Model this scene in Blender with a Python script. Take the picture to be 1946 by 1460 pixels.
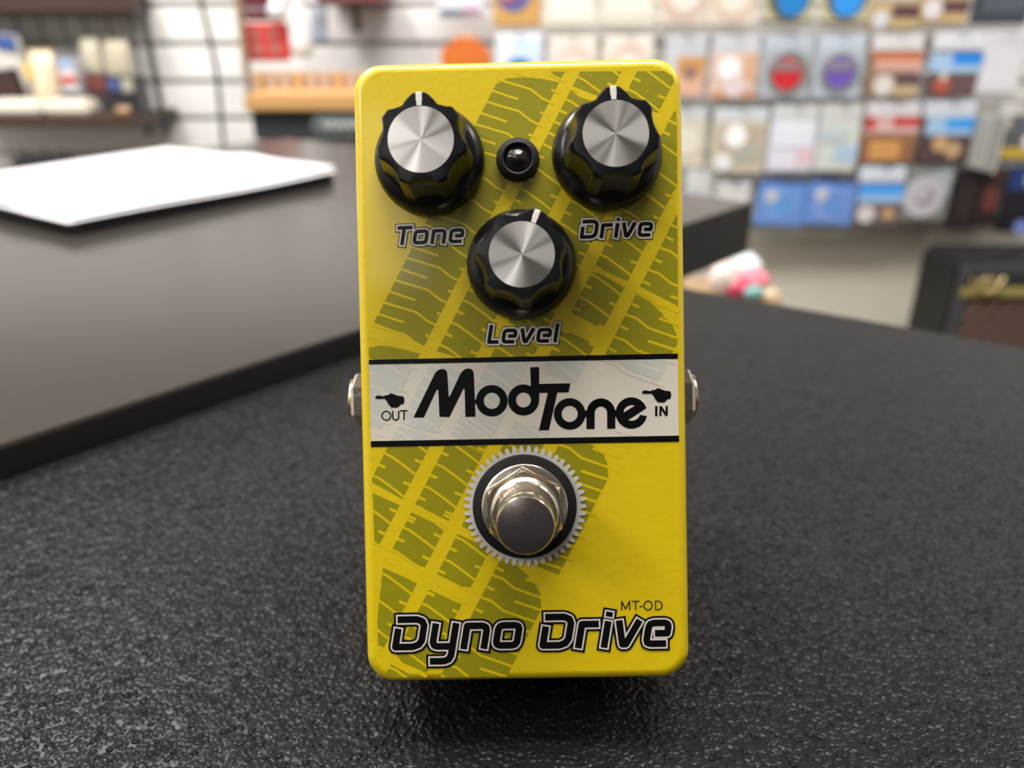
import bpy, bmesh, math, random
from mathutils import Vector, Matrix

for o in list(bpy.data.objects):
    bpy.data.objects.remove(o)
SC = bpy.context.scene
COL = SC.collection
R = math.radians

# ------------------------------------------------------------------ camera
FPX = 1520.0                      # focal length in pixels of the 1946 px wide frame
PITCH = R(23.8)
CAMZ = 0.128
cam_d = bpy.data.cameras.new('camera')
cam = bpy.data.objects.new('camera', cam_d)
COL.objects.link(cam)
cam.location = (0, 0, CAMZ)
cam.rotation_euler = (R(90) - PITCH, 0, 0)
cam_d.sensor_width = 36.0
cam_d.lens = FPX / 1946 * 36
cam_d.clip_start = 0.005
cam_d.clip_end = 50
cam_d.dof.use_dof = True
cam_d.dof.focus_distance = 0.145
cam_d.dof.aperture_fstop = cam_d.lens / 2.4
SC.camera = cam
CAM = Vector((0, 0, CAMZ))
FWD = Vector((0, math.cos(PITCH), -math.sin(PITCH)))
UPV = Vector((0, math.sin(PITCH), math.cos(PITCH)))
RGT = Vector((1, 0, 0))

def ray(px, py):
    return FWD + RGT * ((px - 973) / FPX) + UPV * ((730 - py) / FPX)
def atY(px, py, Y):               # measured point on the vertical plane y = Y
    d = ray(px, py)
    return CAM + d * (Y / d.y)
def atZ(px, py, z):               # measured point on the horizontal plane z
    d = ray(px, py)
    return CAM + d * ((z - CAM.z) / d.z)

# ------------------------------------------------------------------ world, exposure, ceiling lamps
W = bpy.data.worlds.new('shop_ambience')
SC.world = W
W.use_nodes = True
W.node_tree.nodes['Background'].inputs[0].default_value = (0.95, 0.97, 1.0, 1)
W.node_tree.nodes['Background'].inputs[1].default_value = 0.06
SC.view_settings.view_transform = 'Standard'
SC.view_settings.look = 'None'
SC.view_settings.gamma = 1.0
SC.view_settings.exposure = 0.0
SC.view_settings.use_curve_mapping = False
CEIL = 1.75
FLOOR = -0.95
# x, y, width, depth, watts
LAMPS = [(-0.9, -0.2, 0.6, 1.2, 10.0), (0.1, 0.35, 1.2, 0.6, 58.0), (-1.2, 1.15, 0.6, 1.2, 66.0), (1.8, 0.9, 0.6, 1.2, 28.0), (-0.66, -2.35, 0.5, 1.2, 5.5), (-1.9, -0.9, 0.6, 1.2, 40.0)]

# ------------------------------------------------------------------ materials
MATS = {}
def mat(name, col, rough=0.5, metal=0.0, spec=0.5, coat=0.0, bump=None, vary=None, aniso=None, trans=0.0, emit=None):
    if name in MATS:
        return MATS[name]
    m = bpy.data.materials.new(name)
    m.use_nodes = True
    nt = m.node_tree
    b = nt.nodes['Principled BSDF']
    b.inputs['Base Color'].default_value = (*col, 1)
    b.inputs['Roughness'].default_value = rough
    b.inputs['Metallic'].default_value = metal
    b.inputs['Specular IOR Level'].default_value = spec
    b.inputs['Coat Weight'].default_value = coat
    b.inputs['Coat Roughness'].default_value = 0.08
    if trans:
        b.inputs['Transmission Weight'].default_value = trans
    if emit:
        b.inputs['Emission Color'].default_value = (*col, 1)
        b.inputs['Emission Strength'].default_value = emit
    tc = nt.nodes.new('ShaderNodeTexCoord')
    if bump:                       # (scale, strength, distance)
        n = nt.nodes.new('ShaderNodeTexNoise')
        n.inputs['Scale'].default_value = bump[0]
        n.inputs['Detail'].default_value = 2
        nt.links.new(tc.outputs['Object'], n.inputs['Vector'])
        bp = nt.nodes.new('ShaderNodeBump')
        bp.inputs['Strength'].default_value = bump[1]
        bp.inputs['Distance'].default_value = bump[2]
        nt.links.new(n.outputs['Fac'], bp.inputs['Height'])
        nt.links.new(bp.outputs['Normal'], b.inputs['Normal'])
    if vary:                       # (scale, other colour)
        n2 = nt.nodes.new('ShaderNodeTexNoise')
        n2.inputs['Scale'].default_value = vary[0]
        n2.inputs['Detail'].default_value = 4
        mp = nt.nodes.new('ShaderNodeMapping')
        if len(vary) > 2:
            mp.inputs['Scale'].default_value = vary[2]
        nt.links.new(tc.outputs['Object'], mp.inputs['Vector'])
        nt.links.new(mp.outputs['Vector'], n2.inputs['Vector'])
        mx = nt.nodes.new('ShaderNodeMix')
        mx.data_type = 'RGBA'
        mx.inputs[6].default_value = (*col, 1)
        mx.inputs[7].default_value = (*vary[1], 1)
        nt.links.new(n2.outputs['Fac'], mx.inputs[0])
        nt.links.new(mx.outputs[2], b.inputs['Base Color'])
    if aniso:
        b.inputs['Anisotropic'].default_value = aniso
        t = nt.nodes.new('ShaderNodeTangent')
        t.direction_type = 'RADIAL'
        t.axis = 'Z'
        nt.links.new(t.outputs['Tangent'], b.inputs['Tangent'])
    MATS[name] = m
    return m

def srgb(r, g, b):
    f = lambda c: (c / 255 / 12.92) if c <= 10 else ((c / 255 + 0.055) / 1.055) ** 2.4
    return (f(r), f(g), f(b))

YELLOW = mat('yellow_enamel', (0.665, 0.488, 0.002), 0.38, 0, 0.5, 0.45, bump=(650, 0.12, 0.0004))
OLIVE = mat('olive_print', (0.275, 0.245, 0.002), 0.38, 0, 0.5, 0.45, bump=(650, 0.10, 0.0004))
OFFWHITE = mat('offwhite_print', (0.66, 0.61, 0.53), 0.4, 0, 0.5, 0.4)
PALEBLUE = mat('pale_grey_print', (0.55, 0.555, 0.505), 0.4, 0, 0.5, 0.4)
PRINTBLACK = mat('black_print', (0.003, 0.003, 0.0035), 0.3, 0, 0.3, 0.0)
SILVERINK = mat('silver_ink', (0.66, 0.61, 0.56), 0.45, 0.0, 0.5, 0.2)
BLACKPLASTIC = mat('black_knob_plastic', (0.006, 0.006, 0.007), 0.27, 0, 0.4, 0.0, bump=(300, 0.05, 0.0003))
BLACKRUBBER = mat('black_rubber', (0.007, 0.007, 0.007), 0.6, 0, 0.3, bump=(1500, 0.25, 0.0003))
WHITELINE = mat('white_line', (0.75, 0.72, 0.68), 0.5)
BRUSHED = mat('turned_aluminium', (0.74, 0.72, 0.70), 0.27, 1.0, aniso=0.98)
CHROME = mat('nickel_plate', (0.74, 0.66, 0.56), 0.20, 1.0, bump=(900, 0.12, 0.0004))
CHROMECAP = mat('worn_nickel_cap', (0.52, 0.45, 0.42), 0.25, 1.0, bump=(1800, 0.08, 0.0002), vary=(500, (0.30, 0.24, 0.24)))
LEDLENS = mat('dark_lamp_lens', (0.02, 0.018, 0.016), 0.15, 0, 0.4, 0.0)

def counter_mat():
    m = bpy.data.materials.new('black_pebbled_laminate')
    m.use_nodes = True
    nt = m.node_tree
    b = nt.nodes['Principled BSDF']
    b.inputs['Base Color'].default_value = (0.011, 0.0105, 0.0105, 1)
    b.inputs['Roughness'].default_value = 0.27
    b.inputs['Specular IOR Level'].default_value = 0.13
    tc = nt.nodes.new('ShaderNodeTexCoord')
    n0 = nt.nodes.new('ShaderNodeTexNoise')
    n0.inputs['Scale'].default_value = 700
    n0.inputs['Detail'].default_value = 1
    nt.links.new(tc.outputs['Object'], n0.inputs['Vector'])
    mx = nt.nodes.new('ShaderNodeMix'); mx.data_type = 'VECTOR'
    mx.inputs[0].default_value = 0.0012
    ad = nt.nodes.new('ShaderNodeVectorMath'); ad.operation = 'SCALE'
    ad.inputs['Scale'].default_value = 0.0009
    nt.links.new(n0.outputs['Color'], ad.inputs[0])
    su = nt.nodes.new('ShaderNodeVectorMath'); su.operation = 'ADD'
    nt.links.new(tc.outputs['Object'], su.inputs[0])
    nt.links.new(ad.outputs[0], su.inputs[1])
    v = nt.nodes.new('ShaderNodeTexVoronoi')
    v.feature = 'F1'
    v.inputs['Scale'].default_value = 720
    nt.links.new(su.outputs[0], v.inputs['Vector'])
    def math_node(op, a, b_):
        n = nt.nodes.new('ShaderNodeMath'); n.operation = op
        for i_, x in enumerate((a, b_)):
            if isinstance(x, (int, float)): n.inputs[i_].default_value = x
            else: nt.links.new(x, n.inputs[i_])
        return n.outputs[0]
    d2 = math_node('MULTIPLY', v.outputs['Distance'], v.outputs['Distance'])
    dome = math_node('MAXIMUM', math_node('SUBTRACT', 1.0, math_node('MULTIPLY', d2, 2.4)), 0.0)
    sep = nt.nodes.new('ShaderNodeSeparateColor')
    nt.links.new(v.outputs['Color'], sep.inputs[0])
    r2 = math_node('MULTIPLY', sep.outputs[0], sep.outputs[0])
    amp = math_node('ADD', math_node('MULTIPLY', math_node('MULTIPLY', r2, r2), 1.1), 0.32)
    n1 = nt.nodes.new('ShaderNodeTexNoise')
    n1.inputs['Scale'].default_value = 260
    n1.inputs['Detail'].default_value = 2
    nt.links.new(tc.outputs['Object'], n1.inputs['Vector'])
    hh = math_node('ADD', math_node('MULTIPLY', dome, amp), math_node('MULTIPLY', n1.outputs['Fac'], 0.8))
    bp = nt.nodes.new('ShaderNodeBump')
    bp.inputs['Strength'].default_value = 1.0
    bp.inputs['Distance'].default_value = 0.0008
    nt.links.new(hh, bp.inputs['Height'])
    nt.links.new(bp.outputs['Normal'], b.inputs['Normal'])
    return m
COUNTER = counter_mat()
TABLETOP = mat('grey_brown_laminate', (0.034, 0.030, 0.027), 0.22, 0, 0.18, bump=(500, 0.10, 0.0003))
BLACKEDGE = mat('black_edge_band', (0.010, 0.010, 0.010), 0.55)
PAPER = mat('white_paper', (0.60, 0.595, 0.61), 0.7)
SLAT = mat('white_slat_melamine', (0.86, 0.855, 0.84), 0.45)
GROOVE = mat('grey_groove', (0.5, 0.49, 0.47), 0.6)
BEIGE = mat('beige_wall_paint', (0.76, 0.72, 0.61), 0.8, vary=(3, (0.71, 0.67, 0.57)))
WALLPAINT = mat('pale_wall_paint', (0.55, 0.53, 0.49), 0.8)
FLOORMAT = mat('brown_grey_carpet', (0.12, 0.105, 0.09), 0.95, bump=(150, 0.6, 0.004))
CEILMAT = mat('white_ceiling_tile', (0.7, 0.7, 0.68), 0.9, bump=(90, 0.4, 0.002))
STEEL = mat('zinc_wire', (0.5, 0.5, 0.5), 0.3, 1.0)
BLACKWIRE = mat('black_wire', (0.02, 0.02, 0.02), 0.4)
WOOD = mat('light_wood', (0.60, 0.36, 0.15), 0.45, vary=(6, (0.50, 0.28, 0.10), (1, 12, 12)))
PALEWOOD = mat('pale_pinkish_wood', (0.52, 0.38, 0.28), 0.5, vary=(6, (0.45, 0.32, 0.24), (14, 1, 1)))
BROWN = mat('dark_brown_board', (0.055, 0.032, 0.022), 0.5)
CARDBOARD = mat('brown_cardboard', (0.36, 0.24, 0.14), 0.85, vary=(8, (0.30, 0.2, 0.11)))
BLACKVINYL = mat('black_vinyl', (0.006, 0.006, 0.0055), 0.6, bump=(600, 0.3, 0.0005))

def paint(rgb, rough=0.45, coat=0.15):
    n = 'card_%d_%d_%d' % rgb
    return mat(n, srgb(*rgb), rough, 0, 0.5, coat)

# ------------------------------------------------------------------ object helpers
def link(name, me, m=None, parent=None, smooth=False):
    o = bpy.data.objects.new(name, me)
    COL.objects.link(o)
    if m is not None:
        me.materials.append(m)
    if parent is not None:
        o.parent = parent
    if smooth:
        for p in me.polygons:
            p.use_smooth = True
    return o
def mesh(bm, name='mesh'):
    me = bpy.data.meshes.new(name)
    bm.normal_update()
    bm.to_mesh(me)
    bm.free()
    return me
def obj(name, bm, m=None, parent=None, smooth=False):
    return link(name, mesh(bm, name), m, parent, smooth)
def tag(o, label=None, cat=None, group=None, kind=None):
    if label: o['label'] = label
    if cat: o['category'] = cat
    if group: o['group'] = group
    if kind: o['kind'] = kind
    return o
def thing(name, label, cat, loc=(0, 0, 0), rotz=0.0, group=None):
    o = bpy.data.objects.new(name, None)
    o.empty_display_size = 0.02
    COL.objects.link(o)
    o.location = loc
    o.rotation_euler = (0, 0, rotz)
    return tag(o, label, cat, group)
def box(bm, c, s, bev=0.0, rot=None, seg=2):
    g = bmesh.ops.create_cube(bm, size=1.0)
    vs = g['verts']
    M = Matrix.Translation(c) @ (rot.to_4x4() if rot else Matrix.Identity(4)) @ Matrix.Diagonal((s[0], s[1], s[2], 1))
    bmesh.ops.transform(bm, matrix=M, verts=vs)
    if bev > 0:
        es = list({e for v in vs for e in v.link_edges})
        bmesh.ops.bevel(bm, geom=es, offset=bev, segments=seg, affect='EDGES', clamp_overlap=True)
    return bm
def bx(c, s, bev=0.0, rot=None, seg=2):
    return box(bmesh.new(), c, s, bev, rot, seg)
def lathe(profile, n=48, bm=None, cap=True, fn=None):
    """profile: list of (radius, z), fn(angle, i) scales the radius."""
    bm = bm or bmesh.new()
    rings = []
    for i, (r, z) in enumerate(profile):
        ring = []
        for k in range(n):
            a = 2 * math.pi * k / n
            rr = r * (fn(a, i) if fn else 1)
            ring.append(bm.verts.new((rr * math.cos(a), rr * math.sin(a), z)))
        rings.append(ring)
    for a, b in zip(rings, rings[1:]):
        for k in range(n):
            bm.faces.new((a[k], a[(k + 1) % n], b[(k + 1) % n], b[k]))
    if cap:
        bm.faces.new(list(reversed(rings[0])))
        bm.faces.new(rings[-1])
    return bm
def tube(pts, r, n=8, bm=None):
    bm = bm or bmesh.new()
    pts = [Vector(p) for p in pts]
    rings = []
    side = None
    for i, p in enumerate(pts):
        t = (pts[min(i + 1, len(pts) - 1)] - pts[max(i - 1, 0)]).normalized()
        ref = side if side is not None else (Vector((0, 0, 1)) if abs(t.z) < 0.9 else Vector((1, 0, 0)))
        u = (ref - t * ref.dot(t)).normalized()
        side = u
        v = t.cross(u)
        rings.append([bm.verts.new(p + (u * math.cos(2 * math.pi * k / n) + v * math.sin(2 * math.pi * k / n)) * r) for k in range(n)])
    for a, b in zip(rings, rings[1:]):
        for k in range(n):
            bm.faces.new((a[k], a[(k + 1) % n], b[(k + 1) % n], b[k]))
    bm.faces.new(list(reversed(rings[0])))
    bm.faces.new(rings[-1])
    return bm
def prism(poly, z0, z1, bm=None, bev=0):
    bm = bm or bmesh.new()
    lo = [bm.verts.new((p[0], p[1], z0)) for p in poly]
    hi = [bm.verts.new((p[0], p[1], z1)) for p in poly]
    n = len(poly)
    bm.faces.new(list(reversed(lo)))
    top = bm.faces.new(hi)
    for k in range(n):
        bm.faces.new((lo[k], lo[(k + 1) % n], hi[(k + 1) % n], hi[k]))
    bmesh.ops.recalc_face_normals(bm, faces=bm.faces)
    if bev:
        bmesh.ops.bevel(bm, geom=list(top.edges), offset=bev, segments=2, affect='EDGES')
    return bm

# ------------------------------------------------------------------ the room
BACK = 1.90
XL, XR, YF = -2.6, 2.6, -3.4
def struct(name, bm, m):
    return tag(obj(name, bm, m), kind='structure')
struct('floor', bx((0, (YF + BACK) / 2, FLOOR - 0.02), (XR - XL, BACK - YF, 0.04)), FLOORMAT)
struct('ceiling', bx((0, (YF + BACK) / 2, CEIL + 0.02), (XR - XL, BACK - YF, 0.04)), CEILMAT)
struct('wall_left', bx((XL - 0.03, (YF + BACK) / 2, (FLOOR + CEIL) / 2), (0.06, BACK - YF, CEIL - FLOOR)), WALLPAINT)
struct('wall_right', bx((XR + 0.03, (YF + BACK) / 2, (FLOOR + CEIL) / 2), (0.06, BACK - YF, CEIL - FLOOR)), WALLPAINT)
wall = struct('wall_back', bx((0, BACK + 0.05, (FLOOR + CEIL) / 2), (XR - XL, 0.06, CEIL - FLOOR)), BEIGE)
SLAT0 = -0.285
PITCHZ = 0.0775
tag(obj('groove_backing', bx((0, BACK + 0.015, (SLAT0 + CEIL) / 2), (XR - XL, 0.012, CEIL - SLAT0)), GROOVE, wall))
slat_me = mesh(bx((0, 0, 0), (XR - XL, 0.012, PITCHZ - 0.010), 0.0025), 'slat')
slat_me.materials.append(SLAT)
k = 0
while SLAT0 + (k + 1) * PITCHZ < 0.62:
    s = link('slat', slat_me, None, wall)
    s.location = (0, BACK + 0.003, SLAT0 + (k + 0.5) * PITCHZ)
    k += 1
WALLF = BACK - 0.003
obj('reflection_dimmer_panel', bx((0, BACK + 0.004, (SLAT0 + k * PITCHZ + CEIL) / 2), (XR - XL, 0.02, CEIL - SLAT0 - k * PITCHZ), 0.002), mat('dark_taupe_paint', (0.10, 0.085, 0.075), 0.85), wall)  # unseen dark board, added to dim the wall's reflection on the counter

for i, (x, y, w, d, p) in enumerate(LAMPS):
    where = ['above the counter, nearest the camera', 'over the gap before the slat wall', 'near the left wall', 'near the right wall', 'far behind the camera', 'behind the camera on the left', 'behind the camera on the right'][i]
    t = thing('ceiling_light', 'white framed ceiling light panel ' + where, 'ceiling light', (x, y, CEIL), 0, 'ceiling light panels')
    f = bmesh.new()
    for sx in (-1, 1):
        box(f, (sx * (w / 2 + 0.015), 0, -0.02), (0.03, d + 0.06, 0.04))
        box(f, (0, sx * (d / 2 + 0.015), -0.02), (w, 0.03, 0.04))
    obj('frame', f, CEILMAT, t)
    ld = bpy.data.lights.new('panel_lamp', 'AREA')
    ld.shape = 'RECTANGLE'; ld.size = w; ld.size_y = d; ld.energy = p
    ld.color = (1.0, 0.965, 0.92)
    lo = bpy.data.objects.new('diffuser', ld)
    COL.objects.link(lo); lo.parent = t; lo.location = (0, 0, -0.03)

# ------------------------------------------------------------------ counters
RAISE = 0.0105
A = atZ(0, 847, RAISE); B = atZ(1430, 385, RAISE)
e = (B - A); e.z = 0; e.normalize()
pn = Vector((-e.y, e.x, 0))                        # away from the lower counter
TW = 0.60
TL = 1.9
def flat(v): return (v.x, v.y)
b0 = Vector((B.x, B.y, 0)); a0 = b0 - e * TL
t = thing('display_table', 'grey brown laminate table with black edge, carrying the white papers', 'table')
tp = prism([flat(a0), flat(b0), flat(b0 + pn * TW), flat(a0 + pn * TW)], RAISE - 0.002, RAISE, bev=0.0008)
obj('laminate_top', tp, TABLETOP, t)
obj('edge_band', prism([flat(a0), flat(b0), flat(b0 + pn * TW), flat(a0 + pn * TW)], RAISE - 0.038, RAISE - 0.002), BLACKEDGE, t)
for (u, w) in ((-0.06, 0.06), (-0.06, TW - 0.06), (-TL + 0.1, 0.06), (-TL + 0.1, TW - 0.06)):
    c = b0 + e * (u - 0.0) + pn * w
    obj('leg', bx((c.x, c.y, (FLOOR + RAISE - 0.038) / 2), (0.05, 0.05, RAISE - 0.038 - FLOOR), 0.004), BLACKEDGE, t)

C1 = atZ(1310, 548, 0); C2 = atZ(1946, 660, 0)
cd = (C2 - C1); cd.z = 0; cd.normalize()
# corner where the back edge meets the table's front edge
den = cd.x * e.y - cd.y * e.x
s_ = ((b0.x - C1.x) * e.y - (b0.y - C1.y) * e.x) / den
K = Vector((C1.x, C1.y, 0)) + cd * s_ - pn * 0.0008
poly = [K, K + cd * 1.25, K + cd * 1.25 - e * 1.1, K - pn * 0.001 - e * 1.1]
t = thing('shop_counter', 'black pebbled laminate counter that the yellow pedal stands on', 'counter')
obj('worktop', prism([flat(p) for p in poly], -0.038, 0.0, bev=0.0015), COUNTER, t)
cen = sum(poly, Vector()) / 4
inn = [cen + (p - cen) * 0.9 for p in poly]
obj('base_cabinet', prism([flat(p) for p in inn], FLOOR, -0.038), BLACKEDGE, t)

# ------------------------------------------------------------------ the pedal
DIST = 0.1495
nd = ray(985, 690).normalized()                    # the face's perpendicular through the lens
N = -nd
ux = (RGT - N * RGT.dot(N)).normalized()
uy = N.cross(ux)
ROLL = R(1.1)
PX = ux * math.cos(ROLL) + uy * math.sin(ROLL)
PY = N.cross(PX)
def hit(px, py):
    d = ray(px, py)
    return CAM + d * (DIST / d.dot(nd))
O_ = (hit(682, 707) + hit(1304, 702) + hit(983, 118) + hit(1004, 1301)) / 4
MP = Matrix(((PX.x, PY.x, N.x, O_.x), (PX.y, PY.y, N.y, O_.y), (PX.z, PY.z, N.z, O_.z), (0, 0, 0, 1)))
MPI = MP.inverted()
def fuv(px, py):                                   # photograph measurement -> metres on the face plate
    v = MPI @ hit(px, py)
    return (v.x, v.y)
HW = (fuv(1304, 702)[0] - fuv(682, 707)[0]) / 2
HH = (fuv(983, 118)[1] - fuv(1004, 1301)[1]) / 2
# depth that puts the lower rear edge on the counter
low = MP @ Vector((0, -HH, 0))
DEPTH = (low.z - 0.0004) / N.z
print('PEDAL half size', HW, HH, 'depth', DEPTH, 'bottom edge z', low.z)
ped = bpy.data.objects.new('guitar_effects_pedal', None)
COL.objects.link(ped)
ped.matrix_world = MP
tag(ped, 'yellow guitar effects pedal with three black knobs and olive tyre track print', 'effects pedal')

def rrect(hw, hh, r, n=8):
    pts = []
    for (cx, cy, a0_) in ((hw - r, hh - r, 0), (-hw + r, hh - r, 90), (-hw + r, -hh + r, 180), (hw - r, -hh + r, 270)):
        for i in range(n + 1):
            a = R(a0_ + 90 * i / n)
            pts.append((cx + r * math.cos(a), cy + r * math.sin(a)))
    return pts
def loft(secs, bm=None):
    bm = bm or bmesh.new()
    rings = [[bm.verts.new((x, y, z)) for x, y in pts] for pts, z in secs]
    n = len(rings[0])
    for a, b in zip(rings, rings[1:]):
        for k in range(n):
            bm.faces.new((a[k], a[(k + 1) % n], b[(k + 1) % n], b[k]))
    bm.faces.new(list(reversed(rings[0])))
    bm.faces.new(rings[-1])
    return bm
FIL = 0.0019
secs = [(rrect(HW, HH, 0.0052), -DEPTH + 0.002), (rrect(HW, HH, 0.0052), -FIL)]
for i in range(1, 7):
    a = R(90 * i / 6)
    ins = FIL * (1 - math.cos(a))
    secs.append((rrect(HW - ins, HH - ins, 0.0052 - ins * 0.6), -FIL + FIL * math.sin(a)))
en = obj('enclosure', loft(secs), YELLOW, ped, True)
en.data.polygons[-1].use_smooth = False
obj('back_plate', loft([(rrect(HW - 0.0004, HH - 0.0002, 0.005), -DEPTH), (rrect(HW - 0.0004, HH - 0.0002, 0.005), -DEPTH + 0.002)]), BLACKPLASTIC, ped)

# ---- flat print on the face plate
LAY = 0.000009
class Print:
    def __init__(s, lay):
        s.bm = bmesh.new(); s.z = lay * LAY; s.n = 0
    def poly(s, pts, clip=None):
        if clip:
            pts = clip_poly(pts, clip)
        if len(pts) < 3: return
        s.n += 1                                   # never two pieces of ink exactly in one plane
        zz = s.z + (s.n % 14) * 0.0000005
        vs = [s.bm.verts.new((*fuv(*p), zz)) for p in pts]
        f = s.bm.faces.new(vs)
        f.normal_update()
        if f.normal.z < 0: f.normal_flip()
    def disc(s, c, r, n=18):
        s.poly([(c[0] + r * math.cos(2 * math.pi * i / n), c[1] + r * math.sin(2 * math.pi * i / n)) for i in range(n)])
    def ring(s, c, r0, r1, n=40):
        for i in range(n):
            a, b = 2 * math.pi * i / n, 2 * math.pi * (i + 1) / n
            s.poly([(c[0] + r * math.cos(t_), c[1] + r * math.sin(t_)) for r, t_ in ((r0, a), (r1, a), (r1, b), (r0, b))])
    def stroke(s, pts, w, ext=0.0, closed=False, clip=None, joins=True):
        n = len(pts)
        segs = [(pts[i], pts[(i + 1) % n]) for i in range(n if closed else n - 1)]
        for i, (p, q) in enumerate(segs):
            dx, dy = q[0] - p[0], q[1] - p[1]
            L = math.hypot(dx, dy) or 1e-6
            dx, dy = dx / L, dy / L
            e0 = ext if (i == 0 and not closed) else 0
            e1 = ext if (i == len(segs) - 1 and not closed) else 0
            p = (p[0] - dx * e0, p[1] - dy * e0); q = (q[0] + dx * e1, q[1] + dy * e1)
            nx, ny = -dy * w / 2, dx * w / 2
            s.poly([(p[0] + nx, p[1] + ny), (q[0] + nx, q[1] + ny), (q[0] - nx, q[1] - ny), (p[0] - nx, p[1] - ny)], clip)
        if joins:
            for j in (range(n) if closed else range(1, n - 1)):
                c = pts[j]; r = w / 2
                s.poly([(c[0] + r * math.cos(2 * math.pi * i / 12), c[1] + r * math.sin(2 * math.pi * i / 12)) for i in range(12)], clip)
    def done(s, name, m, parent=None):
        return obj(name, s.bm, m, parent or ped)
def clip_poly(pts, region):
    """Sutherland-Hodgman against a convex region (either winding)."""
    ar = sum(region[i][0] * region[(i + 1) % len(region)][1] - region[(i + 1) % len(region)][0] * region[i][1] for i in range(len(region)))
    sg = 1 if ar > 0 else -1
    out = list(pts)
    for i in range(len(region)):
        a, b = region[i], region[(i + 1) % len(region)]
        def side(p): return sg * ((b[0] - a[0]) * (p[1] - a[1]) - (b[1] - a[1]) * (p[0] - a[0]))
        inp, out = out, []
        for j in range(len(inp)):
            p, q = inp[j], inp[(j + 1) % len(inp)]
            sp, sq = side(p), side(q)
            if sp >= 0: out.append(p)
            if (sp >= 0) != (sq >= 0):
                t_ = sp / (sp - sq)
                out.append((p[0] + (q[0] - p[0]) * t_, p[1] + (q[1] - p[1]) * t_))
        if not out: return []
    return out
UP_R = [(697, 138), (1262, 135), (1277, 143), (1283, 160), (1286, 250), (1289, 673), (701, 685)]
MID_R = [(701, 692), (1288, 681), (1290, 829), (705, 839)]
LOW_R = [(705, 849), (1290, 839), (1293, 1282), (960, 1286), (752, 1288), (733, 1282), (720, 1262)]
REG = {'up': UP_R, 'mid': MID_R, 'low': LOW_R}
SL = 0.512                                         # the track leans: x falls by SL per pixel down
def gx(c, y): return c + SL * (665 - y)
G = [817, 925, 1034, 1140]
GW = 14.5
LEFT, RIGHT = 684, 1281                            # outer edges of the track at y = 665
COLS = {'s0': (LEFT, G[0] - GW), 'c1': (G[0] + GW, G[1] - GW), 'c2': (G[1] + GW, G[2] - GW), 'c3': (G[2] + GW, G[3] - GW), 's1': (G[3] + GW, RIGHT)}
# tread pieces: column, upper break line, lower break line  (points left to right)
def col(cn, top, bot):
    l, r = COLS[cn]
    def onx(pts, c):                               # where the break line crosses the column side
        best = None
        P0 = [(pts[0][0] - 40, pts[0][1] - 40 * (pts[1][1] - pts[0][1]) / max(1, pts[1][0] - pts[0][0]))] + list(pts) + \
             [(pts[-1][0] + 40, pts[-1][1] + 40 * (pts[-1][1] - pts[-2][1]) / max(1, pts[-1][0] - pts[-2][0]))]
        for p, q in zip(P0, P0[1:]):
            fp = p[0] - gx(c, p[1]); fq = q[0] - gx(c, q[1])
            if fp * fq <= 0 and fp != fq:
                t_ = fp / (fp - fq)
                best = (p[0] + (q[0] - p[0]) * t_, p[1] + (q[1] - p[1]) * t_)
                break
        return best or pts[0]
    def inside(p): return gx(l, p[1]) < p[0] < gx(r, p[1])
    def line(pts):
        if pts is INF_T or pts is INF_B:
            return [(gx(l, pts[0][1]), pts[0][1]), (gx(r, pts[0][1]), pts[0][1])]
        return [onx(pts, l)] + [p for p in pts if inside(p)] + [onx(pts, r)]
    T, Bt = line(top), line(bot)
    return T + list(reversed(Bt))
INF_T = [(600, 40), (1500, 40)]
INF_B = [(500, 1400), (1500, 1400)]
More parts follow.
